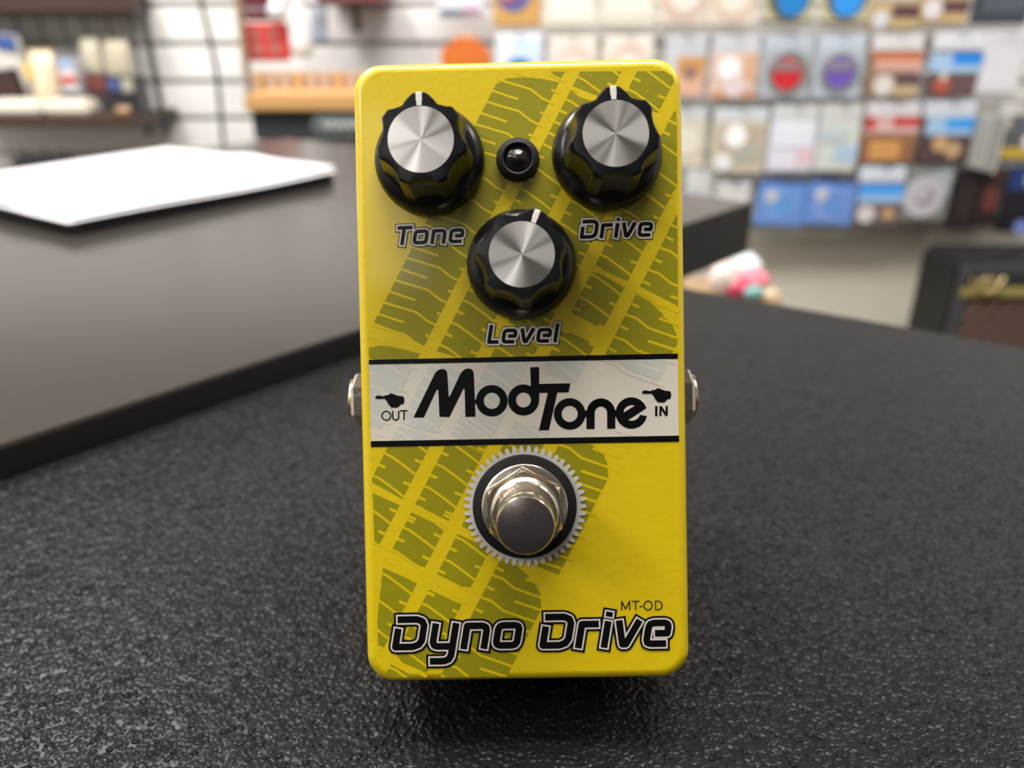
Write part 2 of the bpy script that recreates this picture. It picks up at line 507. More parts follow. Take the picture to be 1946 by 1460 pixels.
PIECES = [
    ('s0', INF_T, [(1043, 139), (1058, 150), (1072, 160)]),
    ('s0', [(925, 180), (937, 163), (963, 149), (1000, 146.5), (1030, 150), (1066, 157)], [(709, 612.6), (767, 634), (781, 644), (809, 659)]),
    ('s0', [(690, 663), (704, 660.5), (722, 657), (745, 659), (802, 673)], [(640, 790), (780, 830)]),
    ('c1', INF_T, [(1085, 162), (1130, 180), (1160, 188)]),
    ('c1', [(1080, 168), (1100, 184), (1150, 200)], [(845, 672), (905, 690)]),
    ('c1', [(820, 690), (900, 714)], [(690, 770), (792, 815), (840, 826)]),
    ('c1', [(755, 810), (785, 815), (840, 838)], [(707, 917), (767, 950)]),
    ('c1', [(708, 937), (761.5, 961)], [(690, 1028), (722, 1039)]),
    ('c2', INF_T, [(1190, 192), (1290, 230)]),
    ('c2', [(1180, 205), (1280, 246)], [(990, 548), (1060, 582)]),
    ('c2', [(985, 566), (1060, 598)], [(868, 806), (900, 818), (912, 824)]),
    ('c2', [(874, 801), (915, 826), (945, 842)], [(892, 846), (919, 862), (945, 872)]),
    ('c2', [(840, 838), (892, 849), (919, 864)], [(794, 961), (855, 992)]),
    ('c2', [(787, 976), (847, 1005)], [(748.5, 1049.5), (775, 1062), (782, 1067), (800, 1077), (809, 1078)]),
    ('c2', [(731.6, 1081), (793, 1108)], [(712, 1227), (729, 1238), (745, 1246)]),
    ('c2', [(712, 1249), (722, 1252), (735, 1258)], INF_B),
    ('c3', INF_T, [(1134, 503), (1142, 511), (1196, 536)]),
    ('c3', [(1124, 517), (1140, 521), (1187.5, 547)], [(1086, 594), (1134, 620), (1140, 617), (1148.5, 623)]),
    ('c3', [(1070, 626), (1132, 655)], [(1040, 712), (1077, 723), (1093, 730)]),
    ('c3', [(1000, 806), (1060, 822)], [(878.6, 1001), (893, 1008), (920, 1020)]),
    ('c3', [(870.7, 1015.7), (904, 1030.6), (925, 1042)], [(832, 1092), (879, 1116), (882, 1114), (894.5, 1118)]),
    ('c3', [(815.7, 1120.7), (877.6, 1149.5)], [(761, 1254.7), (764, 1259), (812, 1280)]),
    ('c3', [(744, 1263), (792, 1289)], INF_B),
    ('s1', INF_T, [(1219, 546), (1288, 581)]),
    ('s1', [(1212, 561), (1235, 573), (1261.5, 599), (1257, 601), (1274, 609.5), (1284, 632), (1288, 660)], [(1178, 690.6), (1205, 707), (1253, 723)]),
    ('s1', [(1040, 838), (1100, 843), (1126, 845), (1128, 849), (1144, 858), (1154, 880), (1156, 905)], [(960, 1058), (1000, 1068), (1058.6, 1092.4)]),
    ('s1', [(940, 1070), (960, 1066), (983, 1076), (1006.6, 1097), (1000, 1099.5), (1016, 1109), (1026.7, 1128), (1028, 1150)], INF_B),
]
LONG_S0 = [(-2, -0.6), (61.6, 18.5), (82, 35), (104, 46)]
OUT_S0 = [(-12, 21), (38, 38)]
TICK_S0 = [(100.7, 19.5), (116, 26)]
LONG_C = [(-3, -1.3), (12.3, 5.5), (40, 25.7), (62, 43)]
TICKL_C = [(-12, 21), (2, 27)]
TICKR_C = [(57.5, 12.3), (72, 18.3)]
LONG_S1 = [(-3, -1), (20.5, 7.2), (43, 25.7), (116, 51)]
OUT_S1 = [(63.7, 7.8), (117, 25)]
TICK_S1 = [(-10, 22), (4, 28.8)]
KIND = {'s': None}
PERX, PERY = -21.6, 42.4
# column, phase start y of one stroke, range of y in which that phase holds
PHASES = [('s0', 490.4, 100, 655), ('s0', 676, 655, 860), ('c1', 570.5, 100, 690), ('c1', 861.8, 691, 935), ('c1', 955, 936, 1060),
          ('c2', 424, 100, 600), ('c2', 617, 600, 800), ('c2', 881.6, 800, 965), ('c2', 1002.8, 966, 1070), ('c2', 1088.5, 1072, 1235), ('c2', 1259, 1240, 1330),
          ('c3', 484, 100, 505), ('c3', 521, 506, 618), ('c3', 640, 619, 800), ('c3', 840, 801, 1000), ('c3', 1020.7, 1004, 1105), ('c3', 1147, 1112, 1258), ('c3', 1268, 1260, 1330),
          ('s1', 513, 100, 700), ('s1', 845, 800, 1062), ('s1', 1093, 1066, 1330)]
for reg, mo, ms, nm in (('up', OLIVE, YELLOW, 'tyre_track_print'), ('mid', PALEBLUE, OFFWHITE, 'banner_track_print'), ('low', OLIVE, YELLOW, 'lower_track_print')):
    if reg == 'mid':
        pr = Print(4)
        pr.poly([(701, 684), (1288, 672), (1290, 839.5), (705, 849.6)])
        ban = pr.done('name_banner', OFFWHITE)
    pr = Print(6 if reg == 'mid' else 1)
    for cn, tb, bb in PIECES:
        for_poly = col(cn, tb, bb)
        pr.poly(for_poly, REG[reg])
    tp = pr.done(nm, mo)
    pr = Print(7 if reg == 'mid' else 2)
    for cn, y0, ya, yb in PHASES:
        l = COLS[cn][0]
        kmin = int((ya - y0) / PERY) - 2; kmax = int((yb - y0) / PERY) + 2
        for kk in range(kmin, kmax + 1):
            y = y0 + kk * PERY
            if not (ya - 14 <= y <= yb + 4): continue
            x = gx(l, y)
            sh = [(LONG_S0, 4.4), (OUT_S0, 4.4), (TICK_S0, 5)] if cn == 's0' else [(LONG_S1, 4.6), (OUT_S1, 5), (TICK_S1, 5)] if cn == 's1' else [(LONG_C, 4.4), (TICKL_C, 5.2), (TICKR_C, 5.2)]
            for q, w in sh:
                pr.stroke([(x + a, y + b) for a, b in q], w, clip=REG[reg])
    pr.done('tread_groove', ms)
# the banner's bars
pr = Print(9)
pr.poly([(701, 684), (1288, 672), (1288, 682), (701, 693)])
pr.poly([(705, 838.6), (1290, 828), (1290.5, 839.5), (705, 849.6)])
pr.done('banner_bar', PRINTBLACK)
# the maker's lettering
c5 = lambda x, y: (660 + x / 5.7235, 660 + y / 5.7235)
c6 = lambda x, y: (980 + x / 5.56, 660 + y / 5.56)
pr = Print(9)
pr.poly([c5(*p) for p in [(720, 765), (950, 292), (972, 262), (1000, 244), (1030, 237), (1058, 241), (1078, 256), (1087, 280), (1095, 400), (1103, 536), (1114, 536), (1228, 295), (1250, 262), (1280, 240), (1312, 231), (1345, 236), (1366, 255), (1375, 285), (1386, 560), (1394, 756), (1285, 759), (1276, 452), (1262, 452), (1110, 759), (1003, 759), (990, 465), (972, 465), (832, 766)]])
pr.stroke([c5(1385, 594), c5(1410, 594)], 9)
pr.ring(c5(1572, 583), 15.4, 30)
pr.ring(c6(82, 558), 14.2, 29.6)
pr.poly([c6(*p) for p in [(153, 212), (247, 210), (248, 560), (240, 610), (165, 560)]])
pr.poly([c6(*p) for p in [(240, 388), (578, 381), (558, 477), (240, 484)]])
pr.poly([c6(*p) for p in [(342, 470), (442, 470), (350, 878), (245, 880)]])
pr.ring(c6(570, 705), 15.3, 30)
na = [(900 + 109 * math.cos(R(180 - i * 15)), 692 - 109 * math.sin(R(i * 15))) for i in range(13)]
pr.stroke([c6(790, 865)] + [c6(*p) for p in na] + [c6(1009, 862)], 86 / 5.56)
pr.stroke([c6(725, 705), c6(770, 705)], 13)
pr.stroke([c6(1040, 700), c6(1075, 700)], 13)
arc = [(1222 + 166 * math.cos(R(18 + i * 329 / 40)), 695 - 166 * math.sin(R(18 + i * 329 / 40))) for i in range(41)]
pr.poly([c6(*p) for p in arc + [(1388, 728), (1312, 714), (1297, 745), (1265, 769), (1225, 778), (1185, 771)]])
pr.done('maker_lettering', PRINTBLACK, ped)
pr = Print(10)
pr.poly([c6(*p) for p in [(1140, 690), (1145, 662), (1165, 636), (1195, 619), (1225, 613), (1258, 618)]])
pr.done('letter_counter', OFFWHITE)
hand = [(303, 545), (315, 530), (340, 525), (400, 535), (410, 522), (440, 522), (478, 500), (550, 528), (610, 535), (618, 555), (622, 575), (618, 600), (610, 620), (580, 622), (562, 645), (545, 657), (480, 657), (455, 630), (440, 610), (430, 585), (415, 575), (413, 562), (330, 565), (308, 558)]
for dx, dy in ((0, 0), (506.8, -9.8)):
    pr = Print(9)
    pr.poly([(c5(*p)[0] + dx, c5(*p)[1] + dy) for p in hand])
    pr.done('pointing_hand_symbol', PRINTBLACK)
pr = Print(9)
pr.ring(c5(425, 745), 7.2, 9.6, 28)
ua = [(527 + 32 * math.cos(R(180 + i * 20)), 760 - 32 * math.sin(R(180 + i * 20))) for i in range(10)]
pr.stroke([c5(495, 692)] + [c5(*p) for p in ua] + [c5(559, 692)], 2.6)
pr.stroke([c5(572, 692), c5(655, 690)], 2.4)
pr.stroke([c5(618, 692), c5(618, 795)], 2.6)
pr.done('out_lettering', PRINTBLACK)
pr = Print(9)
pr.stroke([c6(1485, 622), c6(1484, 730)], 4.4)
pr.stroke([c6(1528, 728), c6(1530, 622)], 4.0)
pr.stroke([c6(1530, 628), c6(1594, 722)], 4.4, joins=False)
pr.stroke([c6(1594, 726), c6(1595, 620)], 4.0)
pr.done('in_lettering', PRINTBLACK)
c10 = lambda x, y: (980 + x / 5.56, 1080 + y / 5.56)
pr = Print(9)
pr.stroke([c10(1117, 444), c10(1121, 348), c10(1160, 430), c10(1202, 346), c10(1206, 442)], 2.0)
pr.stroke([c10(1225, 350), c10(1308, 347)], 2.0)
pr.stroke([c10(1266, 350), c10(1267, 442)], 2.0)
pr.stroke([c10(1307, 404), c10(1338, 403)], 2.2)
pr.stroke([(c10(1398, 393)[0] + 7.8 * math.cos(i * math.pi / 12), c10(1398, 393)[1] + 8.3 * math.sin(i * math.pi / 12)) for i in range(24)], 2.0, closed=True)
pr.stroke([c10(1476, 347), c10(1478, 438), c10(1510, 437), c10(1536, 424), c10(1548, 393), c10(1535, 360), c10(1508, 347)], 2.0, closed=True)
pr.done('model_lettering', PRINTBLACK)
# wide techno lettering built from strokes: black on silver on black
GLY = {
    'D': (56, [([(2, 58), (36, 58), (46, 54), (50, 46), (50, 18), (46, 10), (36, 6), (6, 6), (6, 41)], 0)]),
    'y': (47, [([(6, 50), (6, 14), (9, 8), (15, 6), (40, 6)], 0), ([(41, 50), (41, -12), (38, -19), (31, -22), (6, -22)], 0)]),
    'n': (47, [([(6, 0), (6, 44), (33, 44), (39, 41), (41, 35), (41, 0)], 0)]),
    'o': (48, [([(13, 6), (35, 6), (40, 8), (42, 13), (42, 37), (40, 42), (35, 44), (13, 44), (8, 42), (6, 37), (6, 13), (8, 8)], 1)]),
    'r': (38, [([(6, 0), (6, 44), (36, 44)], 0)]),
    'i': (12, [([(6, 0), (6, 49)], 0), ([(6, 57), (6, 66)], 0)]),
    'v': (46, [([(5, 50), (18, 6), (24, 6), (42, 50)], 0)]),
    'e': (47, [([(42, 6), (14, 6), (8, 8), (6, 14), (6, 36), (8, 42), (14, 44), (34, 44), (39, 42), (41, 37), (41, 25), (19, 25)], 0)]),
    'T': (44, [([(0, 58), (46, 58)], 0), ([(21, 58), (21, 0)], 0)]),
    'L': (36, [([(6, 64), (6, 6), (36, 6)], 0)]),
    'l': (12, [([(6, 64), (6, 0)], 0)]),
}
def techno(name, txt, p0, p1, cap, w, a, b, lay, gap=8, slant=0.18):
    tot = sum(GLY[c][0] for c in txt) + gap * (len(txt) - 1)
    dx, dy = p1[0] - p0[0], p1[1] - p0[1]
    sx = math.hypot(dx, dy) / tot
    ex, ey = dx / math.hypot(dx, dy), dy / math.hypot(dx, dy)
    sy = cap / 64
    root = None
    for j, (extra, m, nm) in enumerate(((a + b, PRINTBLACK, name), (a, SILVERINK, 'silver_outline'), (0, PRINTBLACK, 'letter_face'))):
        pr = Print(lay + j)
        x = 0.0
        for c in txt:
            wd, strokes = GLY[c]
            for pts, closed in strokes:
                q = []
                for (gx_, gy_) in pts:
                    X = (x + gx_) * sx + gy_ * sy * slant
                    Y = gy_ * sy
                    q.append((p0[0] + ex * X + ey * Y, p0[1] + ey * X - ex * Y))
                pr.stroke(q, w + 2 * extra, ext=extra, closed=bool(closed))
            x += wd + gap
        o = pr.done(nm, m, ped if root is None else root)
        root = root or o
techno('title_lettering', 'Dyno', (744, 1236), (987, 1232), 64, 13, 3.0, 3.8, 12)
techno('title_lettering', 'Drive', (1024, 1233), (1270, 1229), 66, 13, 3.0, 3.8, 12)
techno('tone_lettering', 'Tone', (751, 466.5), (880, 462), 36, 6.8, 3.4, 1.3, 12)
techno('drive_lettering', 'Drive', (1101, 454.5), (1238, 450), 36, 7.0, 3.4, 1.3, 12)
techno('level_lettering', 'Level', (925, 654), (1058, 651), 36, 7.0, 3.4, 1.3, 12)

# gear shaped print round the foot switch
gc = (998, 962)
pr = Print(15)
NT = 50
for i in range(NT):
    a = 2 * math.pi * i / NT
    st = 2 * math.pi / NT
    P = lambda r, t_: (gc[0] + r * math.cos(t_), gc[1] + r * 0.985 * math.sin(t_))
    pr.poly([P(88, a - st / 2), P(105, a - st / 2), P(105, a + st / 2), P(88, a + st / 2)])
    pr.poly([P(104.5, a - st * 0.42), P(115.5, a - st * 0.19), P(117, a), P(115.5, a + st * 0.19), P(104.5, a + st * 0.42)])
pr.done('gear_print', mat('pale_gear_print', (0.60, 0.58, 0.55), 0.45))

# ---- foot switch
def sub(name, parent, uv, z=0.0, rot=0.0):
    o = bpy.data.objects.new(name, None)
    COL.objects.link(o); o.parent = parent
    o.location = (uv[0], uv[1], z); o.rotation_euler = (0, 0, rot)
    return o
fs = fuv(997, 961)
def ppart(name, bm, m, uv, smooth=True, rot=0.0, parent=ped):
    o = obj(name, bm, m, parent, smooth)
    o.location = (uv[0], uv[1], 0.0) if parent is ped else (0, 0, 0)
    o.rotation_euler = (0, 0, rot)
    if smooth:
        mod = o.modifiers.new('edge', 'EDGE_SPLIT'); mod.split_angle = R(38)
    return o
mm = 0.001
ppart('rubber_washer', lathe([(9.6 * mm, 0.0003), (9.7 * mm, 0.0005), (9.7 * mm, 0.0012), (9.4 * mm, 0.0014)], 64), BLACKRUBBER, fs)
nut = ppart('flange_washer', lathe([(8.0 * mm, 1.4 * mm), (8.0 * mm, 1.9 * mm), (7.6 * mm, 2.2 * mm)], 64), CHROME, fs)
def hexf(a):
    b = (a + math.pi / 6) % (math.pi / 3) - math.pi / 6
    return math.cos(math.pi / 6) / math.cos(b)
hx = lathe([(7.7 * mm, 2.2 * mm), (7.7 * mm, 4.6 * mm), (7.0 * mm, 5.2 * mm)], 96, fn=lambda a, i: hexf(a) if i < 2 else min(1.0, hexf(a) * 1.06))
ppart('hex_nut', hx, CHROME, fs, True, R(2))
thread = [(5.95 * mm, 5.0 * mm)]
for i in range(5):
    thread += [(6.1 * mm, (5.2 + i * 0.75) * mm), (6.1 * mm, (5.45 + i * 0.75) * mm), (5.75 * mm, (5.7 + i * 0.75) * mm), (5.75 * mm, (5.85 + i * 0.75) * mm)]
thread += [(5.9 * mm, 9.0 * mm), (5.6 * mm, 9.4 * mm), (4.6 * mm, 9.4 * mm)]
ppart('threaded_bushing', lathe(thread, 56), CHROME, fs)
pl = ppart('plunger', lathe([(4.5 * mm, 9.0 * mm), (4.5 * mm, 11.3 * mm), (4.75 * mm, 11.9 * mm), (4.95 * mm, 12.4 * mm), (4.95 * mm, 18.0 * mm), (4.85 * mm, 18.3 * mm), (4.7 * mm, 18.5 * mm)], 56), CHROME, fs)
ppart('plunger_cap', lathe([(4.7 * mm, 18.45 * mm), (4.7 * mm, 18.55 * mm), (4.4 * mm, 18.65 * mm)], 56), CHROMECAP, fs, True, 0, pl)

# ---- knobs
def flute(a, depth):                               # ten scallops, none beside the pointer
    k = 9
    c = abs(math.cos(k * a / 2))
    return 1 - depth * (c ** 2.2)
def make_knob(uv, ang, label):
    kb = bpy.data.objects.new('control_knob', None)
    COL.objects.link(kb); kb.parent = ped
    kb.location = (uv[0], uv[1], 0.0003); kb.rotation_euler = (0, 0, ang)
    kb['label'] = label
    sk = lathe([(9.9 * mm, 0.0), (10.15 * mm, 0.5 * mm), (10.1 * mm, 1.4 * mm), (9.6 * mm, 2.6 * mm), (8.8 * mm, 3.4 * mm), (8.0 * mm, 3.9 * mm)], 72)
    o = obj('skirt', sk, BLACKPLASTIC, kb, True)
    prof = [(8.9 * mm, 2.4 * mm), (8.4 * mm, 4.5 * mm), (7.95 * mm, 10.5 * mm), (7.75 * mm, 13.2 * mm), (7.6 * mm, 13.9 * mm), (7.3 * mm, 14.3 * mm), (5.7 * mm, 14.45 * mm)]
    def fn(a, i):
        d = (0.07, 0.11, 0.118, 0.122, 0.122, 0.115, 0.0)[i]
        # pointer at angle 90 degrees; scallops are cut away from it
        ph = a - math.pi / 2
        ph = (ph + math.pi) % (2 * math.pi) - math.pi
        q = (ph * 7 / (2 * math.pi)) % 1.0 - 0.5
        f = 1 - d * max(0.0, 1 - (q / 0.36) ** 2) ** 0.8
        if i < 6:
            f = max(f, 1.05 - max(0.0, abs(ph) - 0.14) * 0.55)
        return f
    o = obj('fluted_body', lathe(prof, 224, fn=fn), BLACKPLASTIC, kb, True)
    mod = o.modifiers.new('edge', 'EDGE_SPLIT'); mod.split_angle = R(45)
    cp = obj('metal_cap', lathe([(5.55 * mm, 14.3 * mm), (5.55 * mm, 14.47 * mm), (0.03 * mm, 14.50 * mm)], 72), BRUSHED, kb, False)
    ln = bx((0, 6.65 * mm, 14.02 * mm), (1.05 * mm, 2.2 * mm, 0.95 * mm), 0.0001)
    box(ln, (0, 7.85 * mm, 9.5 * mm), (1.05 * mm, 0.8 * mm, 9.6 * mm), 0.0001, Matrix.Rotation(R(3.0), 3, 'X'))
    obj('pointer_line', ln, WHITELINE, kb)
    return kb
def base_uv(px, py):
    return fuv(px, py)
make_knob(base_uv(818, 307), R(1.5), 'black fluted tone knob with turned metal cap, pointer up')
make_knob(base_uv(1152, 297), R(2.5), 'black fluted drive knob with turned metal cap, pointer up')
make_knob(base_uv(991, 504), R(-21), 'black fluted level knob with turned metal cap, pointer turned right')

# ---- indicator lamp
lu = fuv(984, 305)
bz = ppart('lamp_bezel', lathe([(3.95 * mm, 0.0002), (4.0 * mm, 0.9 * mm), (3.7 * mm, 1.6 * mm), (2.9 * mm, 1.9 * mm), (2.6 * mm, 1.75 * mm), (2.5 * mm, 0.9 * mm)], 48), BLACKRUBBER, lu)
ppart('lamp_lens', lathe([(2.5 * mm, 0.8 * mm), (2.45 * mm, 1.15 * mm), (2.0 * mm, 1.3 * mm), (1.3 * mm, 1.5 * mm), (0.9 * mm, 1.95 * mm), (0.2 * mm, 2.1 * mm)], 32), LEDLENS, lu, True, 0, bz)

# ---- jacks on both sides
for sgn, py, px in ((-1, 768, 686), (1, 760, 1301)):
    v = fuv(px, py)[1]
    jk = bpy.data.objects.new('jack_socket', None)
    COL.objects.link(jk); jk.parent = ped
    jk.location = (sgn * HW, v, -15.5 * mm)
    jk.rotation_euler = (0, sgn * math.pi / 2, 0)
    j1 = obj('washer', lathe([(6.2 * mm, 0), (6.2 * mm, 0.8 * mm), (5.9 * mm, 1.2 * mm)], 40), CHROME, jk, True)
    j1.modifiers.new('edge', 'EDGE_SPLIT').split_angle = R(35)
    j2 = obj('nut', lathe([(5.3 * mm, 1.2 * mm), (5.3 * mm, 3.4 * mm), (4.9 * mm, 4.0 * mm)], 60, fn=lambda a, i: hexf(a) * 1.06), CHROME, jk, True)
    j2.modifiers.new('edge', 'EDGE_SPLIT').split_angle = R(25)
    obj('barrel', lathe([(4.4 * mm, 4.0 * mm), (4.4 * mm, 4.6 * mm), (3.4 * mm, 4.6 * mm), (3.3 * mm, 3.0 * mm)], 40), CHROME, jk, True)

# ---- black block that holds the pedal up from behind
rearmid = MP @ Vector((0, HH * 0.25, -DEPTH - 0.0004))
foot = MP @ Vector((0, -HH * 0.55, -DEPTH - 0.0004))
tt = thing('prop_block', 'black wedge block behind the yellow pedal, propping it up', 'block', (foot.x, foot.y, 0))
pts = [(foot.y + 0.0005, foot.z), (rearmid.y + 0.0005, rearmid.z), (rearmid.y + 0.03, rearmid.z), (rearmid.y + 0.03, 0.0003), (foot.y + 0.0005, 0.0003)]
bm = bmesh.new()
L_ = [bm.verts.new((-0.018, y - foot.y, z)) for y, z in pts]
R_ = [bm.verts.new((0.018, y - foot.y, z)) for y, z in pts]
bm.faces.new(L_); bm.faces.new(list(reversed(R_)))
for i in range(5):
    bm.faces.new((L_[i], R_[i], R_[(i + 1) % 5], L_[(i + 1) % 5]))
bmesh.ops.recalc_face_normals(bm, faces=bm.faces)
obj('block', bm, BLACKVINYL, tt)


# ------------------------------------------------------------------ papers on the table
p0 = atZ(150, 447, RAISE); p1 = atZ(645, 346, RAISE)
pe = (p1 - p0); pe.z = 0; pw = pe.length; pe.normalize()
pq = Vector((-pe.y, pe.x, 0))
def sheet(name, label, off, rot, zz, curl, w, h):
    nx, ny = 14, 14
    bm = bmesh.new()
    for side in (0, 1):
        g = [[None] * (ny + 1) for _ in range(nx + 1)]
        for i in range(nx + 1):
            for j in range(ny + 1):
                u, v = i / nx, j / ny
                z = zz + curl * (max(0, u - 0.45) ** 2 * 1.6 + max(0, v - 0.5) ** 2 * 0.3) + 0.0012 * math.sin(7 * u + 3 * v) * curl / 0.01
                z += 0.0022 * math.exp(-((v - 0.33 - 0.12 * u) / 0.09) ** 2) * (1 if curl > 0.004 else 0.4)
                g[i][j] = bm.verts.new((u * w, v * h, z - (0.00035 if side else 0)))
        for i in range(nx):
            for j in range(ny):
                f = (g[i][j], g[i + 1][j], g[i + 1][j + 1], g[i][j + 1])
                bm.faces.new(f if not side else tuple(reversed(f)))
    o = obj(name, bm, PAPER, None, True)
    c = p0 + pe * off[0] + pq * off[1]
    o.location = (c.x, c.y, RAISE)
    o.rotation_euler = (0, 0, math.atan2(pe.y, pe.x) + rot)
    return tag(o, label, 'paper', 'papers on the table')
fd = bx((pw * 0.5, 0.110, 0.0034), (pw * 0.97, 0.220, 0.0060), 0.001)
fo = obj('paper_shade_slab', fd, mat('paper_shade_black', (0.008, 0.009, 0.012), 0.5))  # dark slab added to stand in for the shade under the lifted papers
c = p0 + pq * 0.002
fo.location = (c.x, c.y, RAISE); fo.rotation_euler = (0, 0, math.atan2(pe.y, pe.x))
tag(fo, 'thin black slab added as the shade under the white papers', 'paper_shade_slab')
sheet('paper_sheet', 'lowest white paper sheet, directly on the black shade slab', (0.004, 0.004), 0.01, 0.0074, 0.002, pw * 0.98, 0.23)
sheet('paper_sheet', 'middle white paper sheet, between the other two papers', (-0.006, -0.002), -0.012, 0.0088, 0.003, pw * 1.0, 0.23)
sheet('paper_sheet', 'topmost white paper sheet, with a lifted ridge and curled far corner', (0.0, 0.003), 0.0, 0.0102, 0.005, pw, 0.23)

# small dark tray with pegs behind the papers
c = atZ(86, 318, RAISE)
t = thing('pegged_tray', 'small dark grey tray with upright pegs behind the white papers', 'tray', (c.x, c.y, RAISE), R(8))
DG = mat('dark_grey_metal', (0.05, 0.055, 0.055), 0.45)
bm = bx((0, 0, 0.002), (0.046, 0.02, 0.004), 0.001)
for sy in (-1, 1):
    box(bm, (0, sy * 0.0095, 0.006), (0.046, 0.0014, 0.008), 0.0004)
obj('tray_body', bm, DG, t)
for x in (-0.017, 0.001, 0.018):
    obj('peg', lathe([(0.002, 0.004), (0.0018, 0.014), (0.0012, 0.018)], 10), DG, t).location = (x, 0.004, 0)

# ------------------------------------------------------------------ hanging packs on the slat wall
def scale_at(px, py, Y):
    d = ray(px, py)
    return Y / d.y / FPX                       # metres per pixel there
HOOKS = []
def rect(px0, py0, px1, py1, Y):
    c = atY((px0 + px1) / 2, (py0 + py1) / 2, Y)
    zt = atY((px0 + px1) / 2, py0, Y).z; zb = atY((px0 + px1) / 2, py1, Y).z
    s_ = scale_at((px0 + px1) / 2, (py0 + py1) / 2, Y)
    return c.x, (zt + zb) / 2, (px1 - px0) * s_, zt - zb
hook_me = None
def pack(label, r, base, header=None, bands=(), discs=(), Y=1.82, cat='string pack', group='string packs on the slat wall', thick=0.010, name='string_pack', tilt=0.0, hook=True):
    """r: pixel box; header: (fraction, colour); bands: (x0, x1, y0, y1, colour) in fractions from top left; discs: (x, y, r, colour)."""
    x, z, w, h = rect(*r, Y)
    t = thing(name, label, cat, (x, Y, z), 0, group)
    t.rotation_euler = (0, tilt, 0)
    hf = header[0] if header else 0.0
    obj('card', bx((0, 0, -h * hf / 2), (w, thick, h * (1 - hf)), min(0.003, thick * 0.3)), paint(base), t)
    if header:
        hb = bx((0, thick * 0.1, h / 2 - h * hf / 2), (w * 0.98, thick * 0.6, h * hf), 0.0015)
        obj('header', hb, paint(header[1]), t)
    for i, (a, b, c_, d, colr) in enumerate(bands):
        obj('printed_band', bx(((a + b) / 2 * w - w / 2, -thick / 2 - 0.0004 - i * 0.0006, h / 2 - (c_ + d) / 2 * h), ((b - a) * w, 0.0012, (d - c_) * h), 0.0003), paint(colr), t)
    for i, (a, b, rr, colr) in enumerate(discs):
        bm = lathe([(rr * w, 0), (rr * w * 0.985, 0.0012 + i * 0.0006)], 36)
        o = obj('print_glare_disc', bm, paint(colr), t)  # printed motifs, and painted glare on two packs
        o.location = (a * w - w / 2, -thick / 2 - 0.0006 - len(bands) * 0.0006, h / 2 - b * h)
        o.rotation_euler = (math.pi / 2, 0, 0)
    if hook:
        global hook_me
        yk = Y - thick - 0.012
        if hook_me is None:
            hook_me = mesh(tube([(0, 0, 0), (0, -(WALLF - 1.79), 0.0), (0, -(WALLF - 1.785), 0.003), (0, -(WALLF - 1.785), 0.006)], 0.0022, 8), 'hook_wire')
            hook_me.materials.append(STEEL)
        k_ = link('hanger', hook_me, None, t)
        k_.location = (0, WALLF - 0.004 - Y, h / 2 + 0.0015)
    return t
CR = (226, 222, 208)
G1_ = (206, 206, 204)
# top row
pack('white pack with dark strip, left of the tan swirl pack', (830, -70, 922, 34), (222, 222, 232), None, [(0.05, 0.55, 0.84, 0.96, (110, 125, 140)), (0.5, 0.9, 0.82, 0.93, (170, 130, 150))])
pack('tan orange pack with purple and blue swirl', (938, -60, 1028, 50), (205, 160, 95), None, (), [(0.42, 0.42, 0.36, (95, 110, 170)), (0.34, 0.36, 0.29, (140, 60, 110)), (0.28, 0.28, 0.27, (205, 165, 105))])
pack('plain cream white pack beside the tan swirl pack', (1034, -60, 1138, 52), CR, None, [(0.12, 0.88, 0.1, 0.86, (230, 234, 226))])
pack('second plain cream white pack from the tan swirl pack', (1144, -60, 1246, 50), CR, None, [(0.1, 0.9, 0.1, 0.8, (236, 234, 222))])
pack('pinkish cream pack with pale round window, above the orange lettered pouch', (1253, -56, 1344, 48), (224, 212, 198), None, (), [(0.5, 0.48, 0.43, (216, 192, 178)), (0.52, 0.42, 0.34, (232, 228, 220))])
pack('pinkish cream pack with pale round window, beside the first blue disc pack', (1348, -56, 1440, 48), (228, 216, 200), None, (), [(0.5, 0.5, 0.42, (222, 200, 184)), (0.5, 0.44, 0.33, (234, 228, 216))])
pack('olive cream pack with big blue disc, left one of the two', (1452, -60, 1548, 44), (196, 190, 160), None, [(0.0, 1.0, 0.93, 1.0, (96, 90, 74))], [(0.5, 0.5, 0.42, (84, 92, 80)), (0.56, 0.56, 0.31, (40, 130, 205))])
pack('olive cream pack with big blue disc, right one of the two', (1562, -60, 1654, 46), (196, 190, 160), None, [(0.0, 1.0, 0.93, 1.0, (96, 90, 74))], [(0.5, 0.5, 0.42, (84, 92, 80)), (0.52, 0.56, 0.32, (52, 150, 235))])
pack('tan pack with dark scene and white ball, right of the blue discs', (1657, -55, 1748, 55), (196, 172, 128), None, [(0.45, 1.0, 0.58, 0.8, (92, 62, 70)), (0.0, 1.0, 0.1, 0.5, (205, 198, 186))], [(0.22, 0.84, 0.17, (214, 214, 220))])
pack('tan pack with dark scene and white ball, beside the slate pack', (1752, -58, 1844, 46), (200, 172, 124), None, [(0.42, 1.0, 0.56, 0.78, (96, 66, 72)), (0.0, 1.0, 0.1, 0.5, (200, 188, 180))], [(0.24, 0.72, 0.2, (226, 222, 222))])
pack('dark slate grey pack at the top right corner', (1852, -60, 1962, 46), (64, 70, 78), None, [(0.15, 0.9, 0.1, 0.78, (84, 92, 102))])
